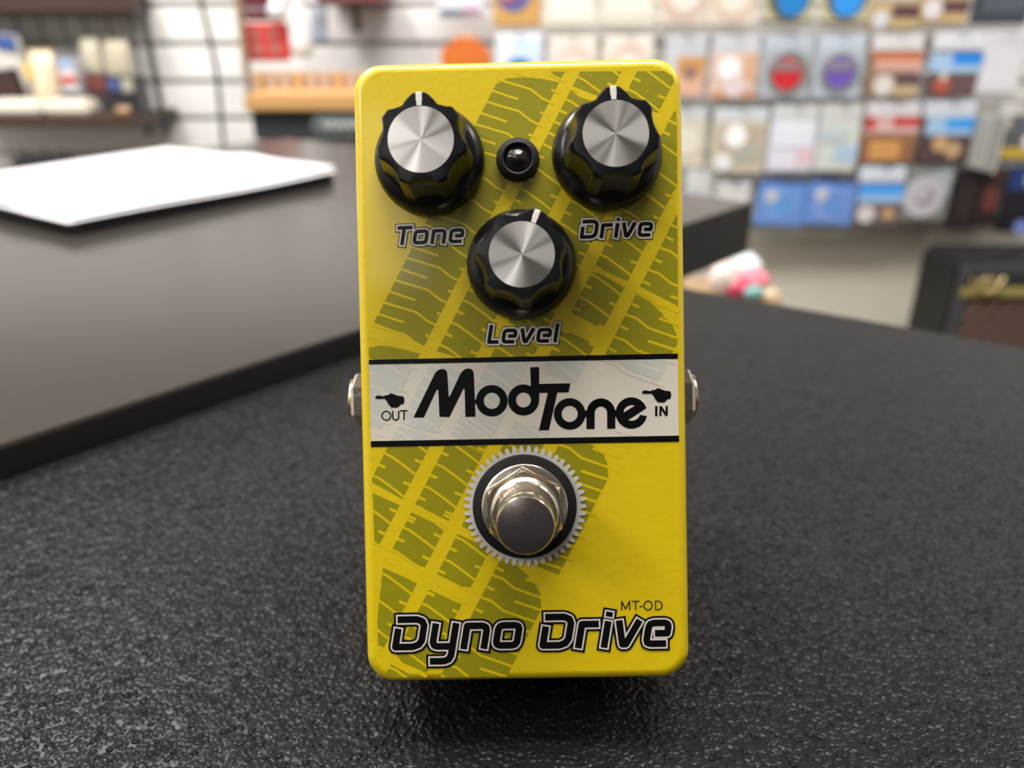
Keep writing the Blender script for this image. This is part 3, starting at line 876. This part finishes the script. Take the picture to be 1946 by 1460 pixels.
# second row
x_, z_, w_, h_ = rect(838, 70, 932, 140, 1.82)
t = thing('hanging_pouch', 'orange pouch with narrow neck hanging above the pedal', 'pouch', (x_, 1.82, z_), 0, None)
bm = bmesh.new()
outl = [(-0.5, -0.5), (0.5, -0.5), (0.5, 0.12), (0.26, 0.34), (0.22, 0.5), (-0.22, 0.5), (-0.26, 0.34), (-0.5, 0.12)]
prism([(a * w_, b * h_) for a, b in outl], -0.012, 0.0, bm, 0.004)
o = obj('pouch_body', bm, mat('orange_pouch', srgb(214, 112, 44), 0.5, coat=0.3), t)
o.rotation_euler = (math.pi / 2, 0, 0)
obj('seal', bx((0, 0.006, h_ * 0.53), (w_ * 0.42, 0.006, h_ * 0.12), 0.001), paint((226, 190, 168)), t)
pack('white pack with blue patch, right of the orange pouch', (942, 62, 1032, 150), (226, 230, 240), None, [(0.35, 0.95, 0.15, 0.55, (214, 234, 248))], [(0.5, 0.85, 0.3, (56, 122, 206))])
pack('pale cream pack with pink ring, above the pedal, left one', (1042, 68, 1134, 172), (232, 226, 218), None, (), [(0.5, 0.56, 0.4, (228, 208, 198)), (0.5, 0.62, 0.24, (236, 234, 226))])
pack('pale cream pack with pink ring, above the pedal, right one', (1146, 68, 1240, 172), (234, 228, 220), None, (), [(0.5, 0.52, 0.42, (230, 208, 196)), (0.5, 0.6, 0.25, (238, 236, 228))])
pack('pale plastic pack with orange tan card beside the pedal corner', (1262, 66, 1341, 188), (206, 208, 214), (0.3, (204, 208, 216)), [(0.3, 0.98, 0.33, 0.62, (204, 152, 96)), (0.2, 0.95, 0.62, 0.95, (222, 178, 152))], [(0.62, 0.58, 0.16, (150, 120, 110))])
pack('white and pink pouch with tan edge under the pinkish pack', (1350, 66, 1440, 190), (222, 196, 182), (0.28, (206, 210, 218)), [(0.7, 0.95, 0.3, 0.7, (216, 172, 140)), (0.05, 0.95, 0.86, 0.97, (202, 146, 112))], [(0.38, 0.52, 0.24, (248, 248, 252)), (0.52, 0.78, 0.24, (226, 208, 208))])  # the near white disc is sleeve glare painted on
pack('silver pack with red disc crossed by a grey stripe', (1446, 66, 1542, 188), (176, 182, 188), (0.24, (190, 200, 212)), (), [(0.54, 0.6, 0.41, (120, 122, 122)), (0.52, 0.6, 0.3, (206, 44, 52))])
pack('silver pack with purple disc crossed by a grey stripe', (1548, 66, 1640, 188), (180, 190, 202), (0.24, (196, 206, 220)), (), [(0.52, 0.6, 0.41, (126, 128, 134)), (0.52, 0.58, 0.3, (112, 88, 184))])
for sx_, colr in ((1494, (150, 122, 124)), (1593, (136, 128, 150))):
    x_, z_, w_, h_ = rect(sx_ - 27, 116, sx_ + 27, 136, 1.808)
    pk = [o for o in bpy.data.objects if o.get('category') == 'string pack' and abs(o.location.x - x_) < 0.03 and abs(o.location.z - z_) < 0.06][0]
    o = obj('grey_stripe', bx((x_ - pk.location.x, -0.0085, z_ - pk.location.z), (w_, 0.0014, h_), 0.0002), paint(colr), pk)
pack('white headed pack with orange band over a dark ball scene', (1651, 64, 1748, 186), (150, 122, 98), (0.26, (222, 220, 222)), [(0.02, 1.0, 0.3, 0.4, (206, 112, 66)), (0.1, 1.0, 0.4, 0.58, (214, 168, 156)), (0.55, 1.0, 0.62, 0.78, (96, 74, 82)), (0.5, 1.0, 0.8, 0.97, (192, 170, 132))], [(0.32, 0.8, 0.2, (220, 214, 208))])
pack('white headed pack with blue band over reddish brown, upper one', (1766, 60, 1862, 184), (104, 82, 84), (0.28, (224, 226, 234)), [(-0.02, 1.0, 0.32, 0.62, (168, 200, 234)), (0.42, 1.0, 0.32, 0.5, (30, 140, 232))], [(0.3, 0.82, 0.17, (178, 90, 70)), (0.3, 0.68, 0.08, (210, 200, 188))])
pack('blank white pack at the right edge, below the slate pack', (1862, 58, 1944, 180), (216, 216, 222), None, [(0.1, 0.9, 0.3, 0.9, (222, 222, 228))])
# third row
pack('cream pack half hidden by the pedal edge', (1258, 206, 1340, 318), (212, 204, 186), (0.2, (204, 210, 214)), (), [(0.55, 0.55, 0.32, (224, 220, 208))])
pack('cream framed pack with bright glare patch', (1352, 206, 1456, 330), (200, 192, 172), (0.2, (206, 214, 220)), [(0.14, 0.9, 0.26, 0.82, (188, 172, 156)), (0.45, 0.85, 0.55, 0.8, (176, 176, 166))], [(0.42, 0.42, 0.2, (250, 250, 250)), (0.24, 0.82, 0.15, (232, 238, 242))])  # the white upper disc paints the glare on the plastic
pack('white lavender pack with faint pink corner', (1462, 200, 1550, 326), (222, 222, 236), (0.24, (208, 210, 212)), [(0.6, 1.0, 0.64, 0.88, (224, 196, 206)), (0.1, 0.9, 0.3, 0.62, (228, 230, 242))])
pack('pale cream pack with faint blue patch', (1553, 198, 1632, 326), (208, 212, 206), (0.3, (206, 208, 208)), [(0.45, 1.0, 0.6, 0.85, (172, 198, 224)), (0.05, 0.7, 0.35, 0.55, (188, 202, 206))])
pack('white headed pack with red band over an orange tan picture', (1640, 194, 1742, 310), (150, 104, 72), (0.24, (214, 212, 218)), [(0.0, 1.0, 0.24, 0.5, (216, 178, 174)), (0.02, 0.18, 0.24, 0.44, (196, 40, 42)), (0.5, 1.0, 0.24, 0.38, (204, 62, 62)), (0.14, 0.72, 0.62, 0.95, (206, 152, 92))])
pack('white headed pack with blue band over a tan shape, middle one', (1748, 192, 1846, 310), (84, 66, 66), (0.26, (206, 214, 226)), [(0.08, 1.0, 0.26, 0.54, (164, 196, 228)), (0.45, 1.0, 0.27, 0.44, (62, 160, 240))], [(0.4, 0.68, 0.15, (198, 162, 116)), (0.68, 0.78, 0.16, (190, 160, 122))])
for i in range(4):
    x_, z_, w_, h_ = rect(1846 + i * 11, 216, 1856 + i * 11, 316 + i * 3, 1.82)
    t = thing('card_sleeve', ['first', 'second', 'third', 'fourth'][i] + ' grey card sleeve seen edge on, counted from the tan shape pack', 'sleeve', (x_, 1.82, z_), 0, 'edge on grey sleeves')
    obj('sleeve', bx((0, 0, 0), (w_ * 0.8, 0.07, h_), 0.0015), paint([(170, 170, 166), (190, 190, 186), (160, 160, 156), (182, 182, 176)][i]), t)
    obj('hanging_wire', tube([(0, 0.02, h_ / 2 - 0.002), (0, WALLF - 1.82 - 0.003, h_ / 2 - 0.002)], 0.0015, 6), STEEL, t)
pack('dark pack with yellow foot and white corner at the right edge', (1892, 196, 1968, 312), (96, 98, 104), (0.2, (206, 204, 200)), [(0.0, 1.0, 0.72, 0.9, (206, 172, 62)), (0.0, 0.3, 0.2, 0.42, (190, 186, 176))], [(0.86, 0.62, 0.2, (232, 230, 226))])
# lowest row
pack('clear white plastic pack low behind the table, by the pedal', (1300, 318, 1352, 420), (196, 198, 200), None, [(0.1, 0.8, 0.1, 0.4, (214, 216, 216))])
pack('clear white plastic pack low behind the table, beside the blue packs', (1356, 346, 1424, 424), (200, 200, 202), None, [(0.1, 0.9, 0.2, 0.5, (222, 218, 218))])
BL = (104, 148, 214)
pack('blue pack with oval print and pale corner, left one', (1438, 343, 1530, 430), BL, (0.08, (62, 92, 146)), (), [(0.5, 0.54, 0.36, (124, 160, 224)), (0.55, 0.54, 0.26, (102, 152, 218)), (0.26, 0.34, 0.13, (200, 200, 206))], tilt=R(3))
pack('blue pack with oval print and pale corner, right one', (1532, 343, 1624, 428), (108, 148, 216), (0.08, (58, 84, 140)), (), [(0.5, 0.52, 0.36, (132, 160, 224)), (0.55, 0.52, 0.26, (104, 146, 214)), (0.26, 0.32, 0.13, (200, 200, 208))], tilt=R(3))
pack('white headed pack with blue band over a white ball, lowest one', (1626, 316, 1714, 428), (120, 106, 104), (0.26, (212, 220, 232)), [(0.04, 1.0, 0.3, 0.6, (150, 192, 236)), (0.04, 1.0, 0.3, 0.46, (64, 160, 246))], [(0.26, 0.8, 0.19, (214, 208, 212)), (0.74, 0.8, 0.12, (202, 160, 116))])
pack('grey green pack with white disc and dark centre mark', (1716, 318, 1802, 420), (128, 134, 130), None, [(0.5, 0.98, 0.06, 0.5, (168, 178, 182))], [(0.44, 0.54, 0.45, (190, 188, 194)), (0.46, 0.52, 0.2, (130, 122, 124)), (0.42, 0.5, 0.15, (186, 182, 188))])
pack('near black pack beside the white disc pack', (1806, 322, 1858, 436), (42, 34, 34), (0.12, (34, 34, 36)), [(0.4, 0.7, 0.2, 0.9, (52, 42, 42))])
pack('black pack with dull red mark', (1860, 318, 1902, 430), (44, 32, 32), None, [(0.15, 0.8, 0.32, 0.72, (104, 52, 46)), (0.3, 0.7, 0.06, 0.2, (100, 50, 46))])
pack('dark blue pack with white spot at the right edge', (1904, 316, 1970, 440), (26, 24, 34), None, [(0.05, 0.6, 0.02, 0.36, (36, 58, 118))], [(0.68, 0.2, 0.2, (176, 186, 214)), (0.7, 0.92, 0.2, (120, 140, 206))])

# ------------------------------------------------------------------ packs left of the pedal
pack('bright red pack with four grey marks on the slat wall', (461, 44, 550, 116), (214, 66, 58), None, (), [(0.3, 0.28, 0.13, (176, 104, 100)), (0.68, 0.28, 0.13, (180, 104, 100)), (0.32, 0.68, 0.14, (182, 110, 106)), (0.7, 0.66, 0.13, (176, 106, 100))], Y=1.72, name='red_pack', cat='pack', group='packs left of the pedal')
pack('dark maroon pack with grey stripe above the red pack', (460, -30, 512, 40), (92, 40, 48), None, [(0.05, 0.95, 0.62, 0.74, (150, 130, 140))], Y=1.75, name='maroon_pack', cat='pack', group='packs left of the pedal')
x_, z_, w_, h_ = rect(548, 8, 592, 108, 1.70)
t = thing('blister_pack', 'white rounded bottle shaped pack right of the red pack', 'pack', (x_, 1.70, z_ - h_ / 2), 0, 'packs left of the pedal')
o = obj('bottle', lathe([(0.3 * w_, 0), (0.48 * w_, 0.08 * h_), (0.5 * w_, 0.3 * h_), (0.42 * w_, 0.55 * h_), (0.3 * w_, 0.8 * h_), (0.24 * w_, h_)], 28), mat('white_plastic', (0.74, 0.75, 0.80), 0.25, coat=0.4), t, True)
obj('hanging_cord', tube([(0, 0, h_), (0, 0.03, h_ + 0.02), (0, WALLF - 1.70 - 0.003, h_ + 0.03)], 0.0012, 6), STEEL, t)
x_, z_, w_, h_ = rect(508, 0, 548, 42, 1.69)
t = thing('white_ball', 'pale grey ball in a net above the red pack', 'ball', (x_, 1.69, z_), 0)
obj('ball_body', lathe([(0.5 * w_ * math.sin(math.pi * (i + 0.15) / 10.3), -0.5 * w_ * math.cos(math.pi * (i + 0.15) / 10.3)) for i in range(11)], 24), mat('pale_grey_plastic', (0.62, 0.65, 0.70), 0.3), t, True)
obj('hanging_cord', tube([(0, 0, 0.5 * w_), (0, 0.06, 0.5 * w_ + 0.03), (0, WALLF - 1.69 - 0.003, 0.5 * w_ + 0.05)], 0.0012, 6), STEEL, t)
pack('blue grey pack with lighter top beside the white bottle shape', (592, 8, 622, 80), (150, 158, 176), None, [(0.1, 0.9, 0.05, 0.4, (176, 186, 200))], Y=1.76, name='grey_pack', cat='pack', group='packs left of the pedal')
x_, z_, w_, h_ = rect(672, 8, 684, 62, 1.80)
t = thing('cable_clip', 'dark olive clip hanging alone on the slat wall', 'clip', (x_, 1.80, z_))
obj('clip_body', bx((0, 0, 0), (w_, 0.01, h_), 0.003), paint((92, 92, 78)), t)
obj('hanging_wire', tube([(0, 0, h_ / 2 - 0.004), (0, WALLF - 1.80 - 0.003, h_ / 2)], 0.0016, 6), STEEL, t)
x_, z_, w_, h_ = rect(600, -40, 720, 6, 1.72)
t = thing('shelf_board', 'dark red shelf board at the top edge above the wooden rack', 'shelf', (x_, 1.72, z_))
obj('board', bx((0, (WALLF - 1.72) / 2, 0), (w_, WALLF - 1.72 - 0.002, h_), 0.002), mat('dark_red_board', (0.16, 0.05, 0.05), 0.5), t)

# wooden rack with black front
YR = 1.50
x_, z_, w_, h_ = rect(463, 180, 860, 213, YR)
t = thing('display_rack', 'wooden display rack with black front and oval badge, left of the pedal', 'rack', (x_, YR, z_))
obj('ledge', bx((0, 0.08, 0), (w_, 0.16, h_), 0.004), WOOD, t)
bx_, bz, bw, bh = rect(478, 213, 860, 268, YR + 0.01)
obj('black_front', bx((bx_ - x_, (WALLF - YR) / 2 + 0.008, bz - z_), (bw, WALLF - YR - 0.02, bh), 0.003), mat('blue_black_panel', (0.035, 0.038, 0.044), 0.5), t)
px_, pz_, pw_, ph_ = rect(482, 136, 860, 181, YR + 0.16)
obj('back_panel', bx((px_ - x_, 0.165, pz_ - z_), (pw_, 0.008, ph_), 0.001), PALEWOOD, t)
nb = 15
for i in range(nb):
    obj('upright_slat', bx((px_ - x_ - pw_ / 2 + pw_ * (i + 0.5) / nb, 0.156, pz_ - z_), (pw_ / nb * 0.55, 0.010, ph_ * 0.98), 0.002), WOOD if i % 3 == 0 else PALEWOOD, t)
tx, tz, tw, th = rect(456, -60, 466, 200, YR + 0.20)
obj('post', bx((tx - x_, 0.20, tz - z_), (tw, 0.02, th), 0.002), mat('brown_post', (0.33, 0.25, 0.16), 0.5), t)
ox, oz, ow, oh = rect(592, 216, 740, 259, YR + 0.005)
def stadium(w, h, n=12):
    r = h / 2
    return [(w / 2 - r + r * math.cos(R(-90 + 180 * i / n)), r * math.sin(R(-90 + 180 * i / n))) for i in range(n + 1)] + [(-w / 2 + r + r * math.cos(R(90 + 180 * i / n)), r * math.sin(R(90 + 180 * i / n))) for i in range(n + 1)]
bd = obj('badge', prism(stadium(ow, oh), 0, 0.003), paint((112, 120, 120)), t)
bd.location = (ox - x_, 0.009, oz - z_); bd.rotation_euler = (math.pi / 2, 0, 0)
o = obj('badge_field', prism(stadium(ow * 0.93, oh * 0.80), 0.003, 0.0036), paint((88, 94, 96)), bd)
sq = [(-ow * 0.36 + i * ow * 0.72 / 24, oh * 0.17 * math.sin(i * 1.9), 0.004) for i in range(25)]
obj('badge_script', tube(sq, oh * 0.09, 6), paint((186, 192, 190)), bd)

# ------------------------------------------------------------------ shelves at the far left
YS = 1.68
x_, z_, w_, h_ = rect(-160, 222, 262, 242, YS)
ZS = z_ + h_ / 2
t = thing('wall_shelf', 'dark brown lower wall shelf carrying the cartons and bags', 'shelf', (x_, YS, z_), 0, 'brown wall shelves')
obj('board', bx((0, (WALLF - YS) / 2, 0), (w_, WALLF - YS - 0.002, h_), 0.003), BROWN, t)
obj('bracket', bx((w_ / 2 - 0.02, (WALLF - YS) / 2 + 0.03, -h_ / 2 - 0.012), (0.012, WALLF - YS - 0.1, 0.024), 0.002), BLACKWIRE, t)
YU = 1.80
x_, z_, w_, h_ = rect(-160, -40, 244, 24, YU)
t = thing('wall_shelf', 'dark brown upper wall shelf at the top left corner', 'shelf', (x_, YU, z_), 0, 'brown wall shelves')
obj('board', bx((0, (WALLF - YU) / 2, 0), (w_, WALLF - YU - 0.002, h_), 0.003), BROWN, t)
# wire grid between the shelves
YG = 1.875
t = thing('wire_grid', 'black wire grid panel behind the goods on the brown shelf', 'wire grid', (0, YG, 0))
for px in (-30, 16, 60, 105, 148, 192, 238):
    a = atY(px, -30, YG); b = atY(px, 235, YG)
    obj('wire', tube([(a.x, 0, ZS + 0.002), (a.x, 0, a.z)], 0.0024, 6), BLACKWIRE, t)
for py in (32, 76, 122, 168):
    a = atY(-60, py, YG); b = atY(250, py, YG)
    obj('wire', tube([(a.x, -0.006, a.z), (b.x, -0.006, b.z)], 0.002, 6), BLACKWIRE, t)
def carton(name, label, r, Y, dep, colr, cat, bands=(), tilt=0.0, bev=0.002, group='goods on the brown shelf'):
    x, z, w, h = rect(*r, Y)
    h = z + h / 2 - ZS - 0.0006
    t = thing(name, label, cat, (x, Y, ZS + 0.0006), 0, group)
    t.rotation_euler = (0, tilt, 0)
    obj('carton_body', bx((0, dep / 2, h / 2), (w, dep, h), bev), paint(colr), t)
    for i, (a, b, c_, d, cc) in enumerate(bands):
        obj('printed_panel', bx(((a + b) / 2 * w - w / 2, -0.0008 - i * 0.0005, h - (c_ + d) / 2 * h), ((b - a) * w, 0.0016, (d - c_) * h), 0.0003), paint(cc), t)
    return t
def bag(name, label, r, Y, dep, colr, cat, sits=True, group=None, seal=None, panel=None):
    x, z, w, h = rect(*r, Y)
    zb = z - h / 2
    if sits:
        h = z + h / 2 - ZS - 0.0006; zb = ZS + 0.0006
    t = thing(name, label, cat, (x, Y, zb), 0, group)
    secs = []
    for i in range(9):
        u = i / 8
        f = math.sin(math.pi * min(1, 0.12 + u * 0.88)) ** 0.6
        dd = dep * (0.15 + 0.85 * f) if u < 0.98 else dep * 0.1
        ww = w * (0.9 + 0.1 * f)
        pts = [(ww / 2 * math.cos(R(k * 15)) * (1.0 if abs(math.cos(R(k * 15))) > 0.7 else 1.08), dd / 2 * math.sin(R(k * 15))) for k in range(24)]
        secs.append((pts, u * h))
    obj('bag_body', loft(secs), paint(colr, 0.5, 0.3), t, True)
    if seal:
        obj('seal', bx((0, 0, h - 0.002), (w * 0.9, dep * 0.12, 0.012), 0.001), paint(seal), t)
    if panel:
        obj('label_panel', bx((panel[0] * w - w / 2, -dep / 2 - 0.0005, h * (1 - panel[1])), (panel[2] * w, 0.002, panel[3] * h), 0.0003), paint(panel[4]), t)
    return t
carton('white_carton', 'low white carton at the left edge of the brown shelf', (-24, 190, 75, 222), 1.692, 0.06, (232, 226, 214), 'carton', bev=0.008)
carton('white_carton', 'low white carton in the middle of the brown shelf', (77, 190, 168, 222), 1.692, 0.06, (230, 222, 208), 'carton', bev=0.008)
carton('brown_carton', 'dark brown carton behind the leftmost white carton', (-30, 134, 40, 222), 1.765, 0.03, (60, 42, 38), 'carton', tilt=R(-8))
bag('paper_bag', 'beige paper bag with yellow strip behind the white cartons', (64, 98, 116, 222), 1.782, 0.05, (214, 196, 166), 'bag', True, 'goods on the brown shelf', (196, 180, 150), (0.12, 0.3, 0.22, 0.3, (206, 178, 84)))
bag('pastry_bag', 'white bag with blue top at the left edge', (-20, 60, 56, 222), 1.845, 0.035, (216, 212, 206), 'bag', True, 'goods on the brown shelf', (60, 88, 156), (0.7, 0.14, 0.5, 0.16, (64, 96, 170)))
carton('small_carton', 'small white carton with blue top and red stripe', (118, 112, 150, 222), 1.782, 0.04, (206, 206, 214), 'carton', [(0, 1, 0.0, 0.16, (150, 172, 206)), (0, 1, 0.32, 0.46, (186, 84, 74)), (0, 1, 0.6, 1.0, (84, 84, 96))])
carton('maroon_carton', 'dark maroon carton right of the white cartons', (168, 142, 206, 222), 1.806, 0.06, (74, 52, 52), 'carton', [(0, 1, 0.05, 0.4, (112, 58, 52)), (0, 1, 0.6, 1.0, (58, 56, 62))])
carton('black_carton', 'black carton with blue and cream panels at the shelf end', (208, 146, 262, 222), 1.734, 0.06, (42, 42, 50), 'carton', [(0.04, 0.46, 0.06, 0.36, (74, 90, 144)), (0.52, 0.9, 0.04, 0.4, (176, 174, 160))])
bag('hanging_bag', 'beige pouch hanging on the wire grid, left of two', (156, 76, 193, 142), 1.830, 0.02, (196, 188, 168), 'pouch', False, 'pouches on the wire grid', (176, 170, 150))
bag('hanging_bag', 'beige pouch hanging on the wire grid, right of two', (199, 78, 250, 148), 1.830, 0.02, (190, 182, 160), 'pouch', False, 'pouches on the wire grid', (170, 164, 146))
bag('wooden_shaker', 'small tan rounded object in front of the black carton', (220, 202, 250, 222), 1.701, 0.018, (150, 118, 84), 'shaker')

# hanging cables
a = atY(271, 20, 1.72); b = atY(322, 256, 1.72)
pts = []
NC = 26
top = Vector((a.x, 0, 0.75))
for i in range(NC * 10 + 1):
    u = i / (NC * 10)
    z = a.z + (b.z - a.z) * u
    xx = a.x + (b.x - a.x) * u * 0.55
    pts.append((xx + 0.006 * math.cos(2 * math.pi * i / 10), 1.72 + 0.006 * math.sin(2 * math.pi * i / 10), z))
pts = [(a.x, 1.897, a.z + 0.32), (a.x, 1.80, a.z + 0.325), (a.x, 1.73, a.z + 0.30), (a.x, 1.72, a.z + 0.06)] + pts
tag(obj('coiled_cable', tube(pts, 0.0026, 6), BLACKWIRE, None, True), 'dark coiled cable hanging before the white slat wall', 'cable')
pp = [atY(376, -40, 1.80), atY(383, 8, 1.80), atY(398, 70, 1.80), atY(411, 130, 1.80), atY(419, 210, 1.80), atY(427, 300, 1.80)]
pts = [(pp[0].x, 1.897, pp[0].z + 0.05), (pp[0].x, 1.84, pp[0].z + 0.05)] + [tuple(p) for p in pp]
tag(obj('hanging_cable', tube(pts, 0.0045, 8), BLACKWIRE, None, True), 'thin straight black cable hanging left of the wooden rack', 'cable')

# ------------------------------------------------------------------ right: amplifier, box of coloured bags
YA = 1.58
fl = atY(1832, 503, YA)
AW, AH = 0.62, fl.z - FLOOR
t = thing('guitar_amplifier', 'guitar amplifier with brown diamond grille and gold trim at the right edge', 'amplifier', (fl.x + AW / 2, YA, FLOOR), R(0))
sa = scale_at(1832, 560, YA)
LITVINYL = mat('lit_black_vinyl', (0.055, 0.055, 0.062), 0.5, bump=(500, 0.3, 0.0005))  # the shell's black vinyl painted greyer, as the front catches more light
obj('cabinet_shell', bx((0, 0.095, AH / 2), (AW, 0.17, AH), 0.012, seg=3), BLACKVINYL, t)
ff = bmesh.new()
for sx in (-1, 1):
    box(ff, (sx * (AW / 2 - 0.014), 0.008, AH / 2), (0.026, 0.016, AH - 0.004), 0.004)
box(ff, (0, 0.008, AH - 0.012), (AW - 0.05, 0.016, 0.020), 0.004)
box(ff, (0, 0.008, 0.014), (AW - 0.05, 0.016, 0.024), 0.004)
obj('front_frame', ff, LITVINYL, t)
obj('control_panel', bx((0, 0.003, AH - 0.036), (AW - 0.03, 0.006, 0.030), 0.001), paint((40, 42, 48)), t)
zg = atY(1860, 556, YA).z - FLOOR
obj('gold_trim', bx((0, 0.001, zg), (AW - 0.010, 0.012, 0.021), 0.004), mat('gold_trim', srgb(168, 158, 92), 0.4, 0.3), t)
gh = zg - 0.014
GR = mat('brown_grille_cloth', (0.075, 0.04, 0.03), 0.8)
gr = obj('grille', bx((0, 0.003, gh / 2 + 0.02), (AW - 0.045, 0.008, gh - 0.05), 0.001), GR, t)
GR2 = mat('light_grille_thread', (0.13, 0.075, 0.055), 0.7)
gw, g0, g1 = (AW - 0.05) / 2, 0.046, gh - 0.012
n = 0
for sgn in (1, -1):
    bm = bmesh.new()
    c_ = -1.2
    while c_ < 1.4:
        # line z = g0 + sgn*(x) + offset clipped to the grille
        ptsl = []
        for xx in (-gw, gw):
            ptsl.append((xx, sgn * xx * 1.0 + c_))
        (x0, z0), (x1, z1) = ptsl
        seg = []
        for tt_ in range(0, 101):
            xx = x0 + (x1 - x0) * tt_ / 100; zz = z0 + (z1 - z0) * tt_ / 100
            if g0 <= zz <= g1: seg.append((xx, zz))
        if len(seg) > 1:
            tube([(seg[0][0], -0.0015, seg[0][1]), (seg[-1][0], -0.0015, seg[-1][1])], 0.0028 if sgn > 0 else 0.0014, 5, bm)
        c_ += 0.036
    o = obj('diamond_thread', bm, GR2, gr)
    o['kind'] = 'stuff'
# gold maker's letters
lc = atY(1872, 540, YA)
def letter(strokes, x0):
    bm = bmesh.new()
    for st in strokes:
        tube([(x0 + a * 0.020, 0, b * 0.032) for a, b in st], 0.0034, 6, bm)
    return bm
LET = [[[(0.0, 1), (0.45, 0), (0.95, 1)]], [[(0.5 + 0.5 * math.cos(R(i * 30)), 0.5 + 0.5 * math.sin(R(i * 30))) for i in range(13)]], [[(0, 1), (1, 0)], [(1, 1), (0, 0)]]]
for i, L in enumerate(LET):
    o = obj('gold_letter', letter(L, 0), mat('gold_letter', srgb(206, 186, 130), 0.35, 0.5), t)
    o.location = (lc.x - (fl.x + AW / 2) - 0.034 + i * 0.0225, -0.010, lc.z - FLOOR - 0.016)
hp = [(-0.2 + 0.0, 0.08, AH - 0.003), (-0.19, 0.08, AH + 0.008), (-0.16, 0.08, AH + 0.016), (0.1, 0.08, AH + 0.017), (0.19, 0.08, AH + 0.008), (0.2, 0.08, AH - 0.003)]
obj('carry_handle', tube(hp, 0.007, 8), BLACKVINYL, t, True)

YB = 1.22
bc = atY(1402, 574, YB)
t = thing('cardboard_box', 'tall brown cardboard box behind the counter, coloured bags on top', 'box', (bc.x, YB, FLOOR))
bh = bc.z - FLOOR
obj('carton_body', bx((0, 0.07, bh / 2), (0.14, 0.14, bh), 0.002), CARDBOARD, t)
obj('tape_strip', bx((0, -0.0006, bh * 0.8), (0.05, 0.0014, bh * 0.38), 0.0003), mat('tan_tape', (0.42, 0.3, 0.18), 0.3), t)
def sweet(label, px, py, rpx, Y, colr, sq=(1, 1, 0.8), band=None):
    c = atY(px, py, Y)
    r = rpx * scale_at(px, py, Y)
    zb = bh + FLOOR + 0.0005
    t = thing('wrapped_bag', label, 'bag', (c.x, Y, c.z), 0, 'coloured bags on the cardboard box')
    rnd = random.Random(int(px * 7 + py))
    bm = bmesh.new()
    bmesh.ops.create_icosphere(bm, subdivisions=3, radius=r)
    for v in bm.verts:
        d = v.co.normalized()
        v.co *= 1 + 0.08 * math.sin(5 * d.x + rnd.random() * 0.2) * math.cos(6 * d.z + 1) + 0.03 * rnd.random()
        v.co.x *= sq[0]; v.co.y *= sq[1]; v.co.z *= sq[2]
    low_ = min(v.co.z for v in bm.verts)
    obj('bag_body', bm, mat('wrap_%d_%d_%d' % colr, srgb(*colr), 0.35, coat=0.4), t, True)
    obj('crimped_end', bx((0, 0, r * sq[2] * 1.02), (r * 0.9 * sq[0], r * 0.15, r * 0.22), 0.001), paint(band or colr), t)
    return t
sweet('white and pale pink bag left on the cardboard box', 1378, 528, 31, 1.25, (226, 206, 200), (1, 0.8, 1.05), (232, 224, 220))
sweet('white rounded bag on top of the coloured heap', 1416, 508, 31, 1.31, (236, 238, 240), (1, 0.8, 0.75))
sweet('crimson bag low in the middle of the coloured heap', 1404, 548, 21, 1.235, (204, 62, 92), (1.1, 0.7, 0.9))
sweet('pink bag under the white rounded bag', 1432, 532, 26, 1.27, (232, 128, 146), (1.2, 0.8, 0.7))
sweet('small teal bag at the right of the heap', 1432, 556, 17, 1.225, (128, 176, 176), (1.2, 0.7, 0.8))
sweet('small tan bag at the right end of the heap', 1462, 564, 18, 1.24, (206, 182, 150), (1.2, 0.8, 0.9))
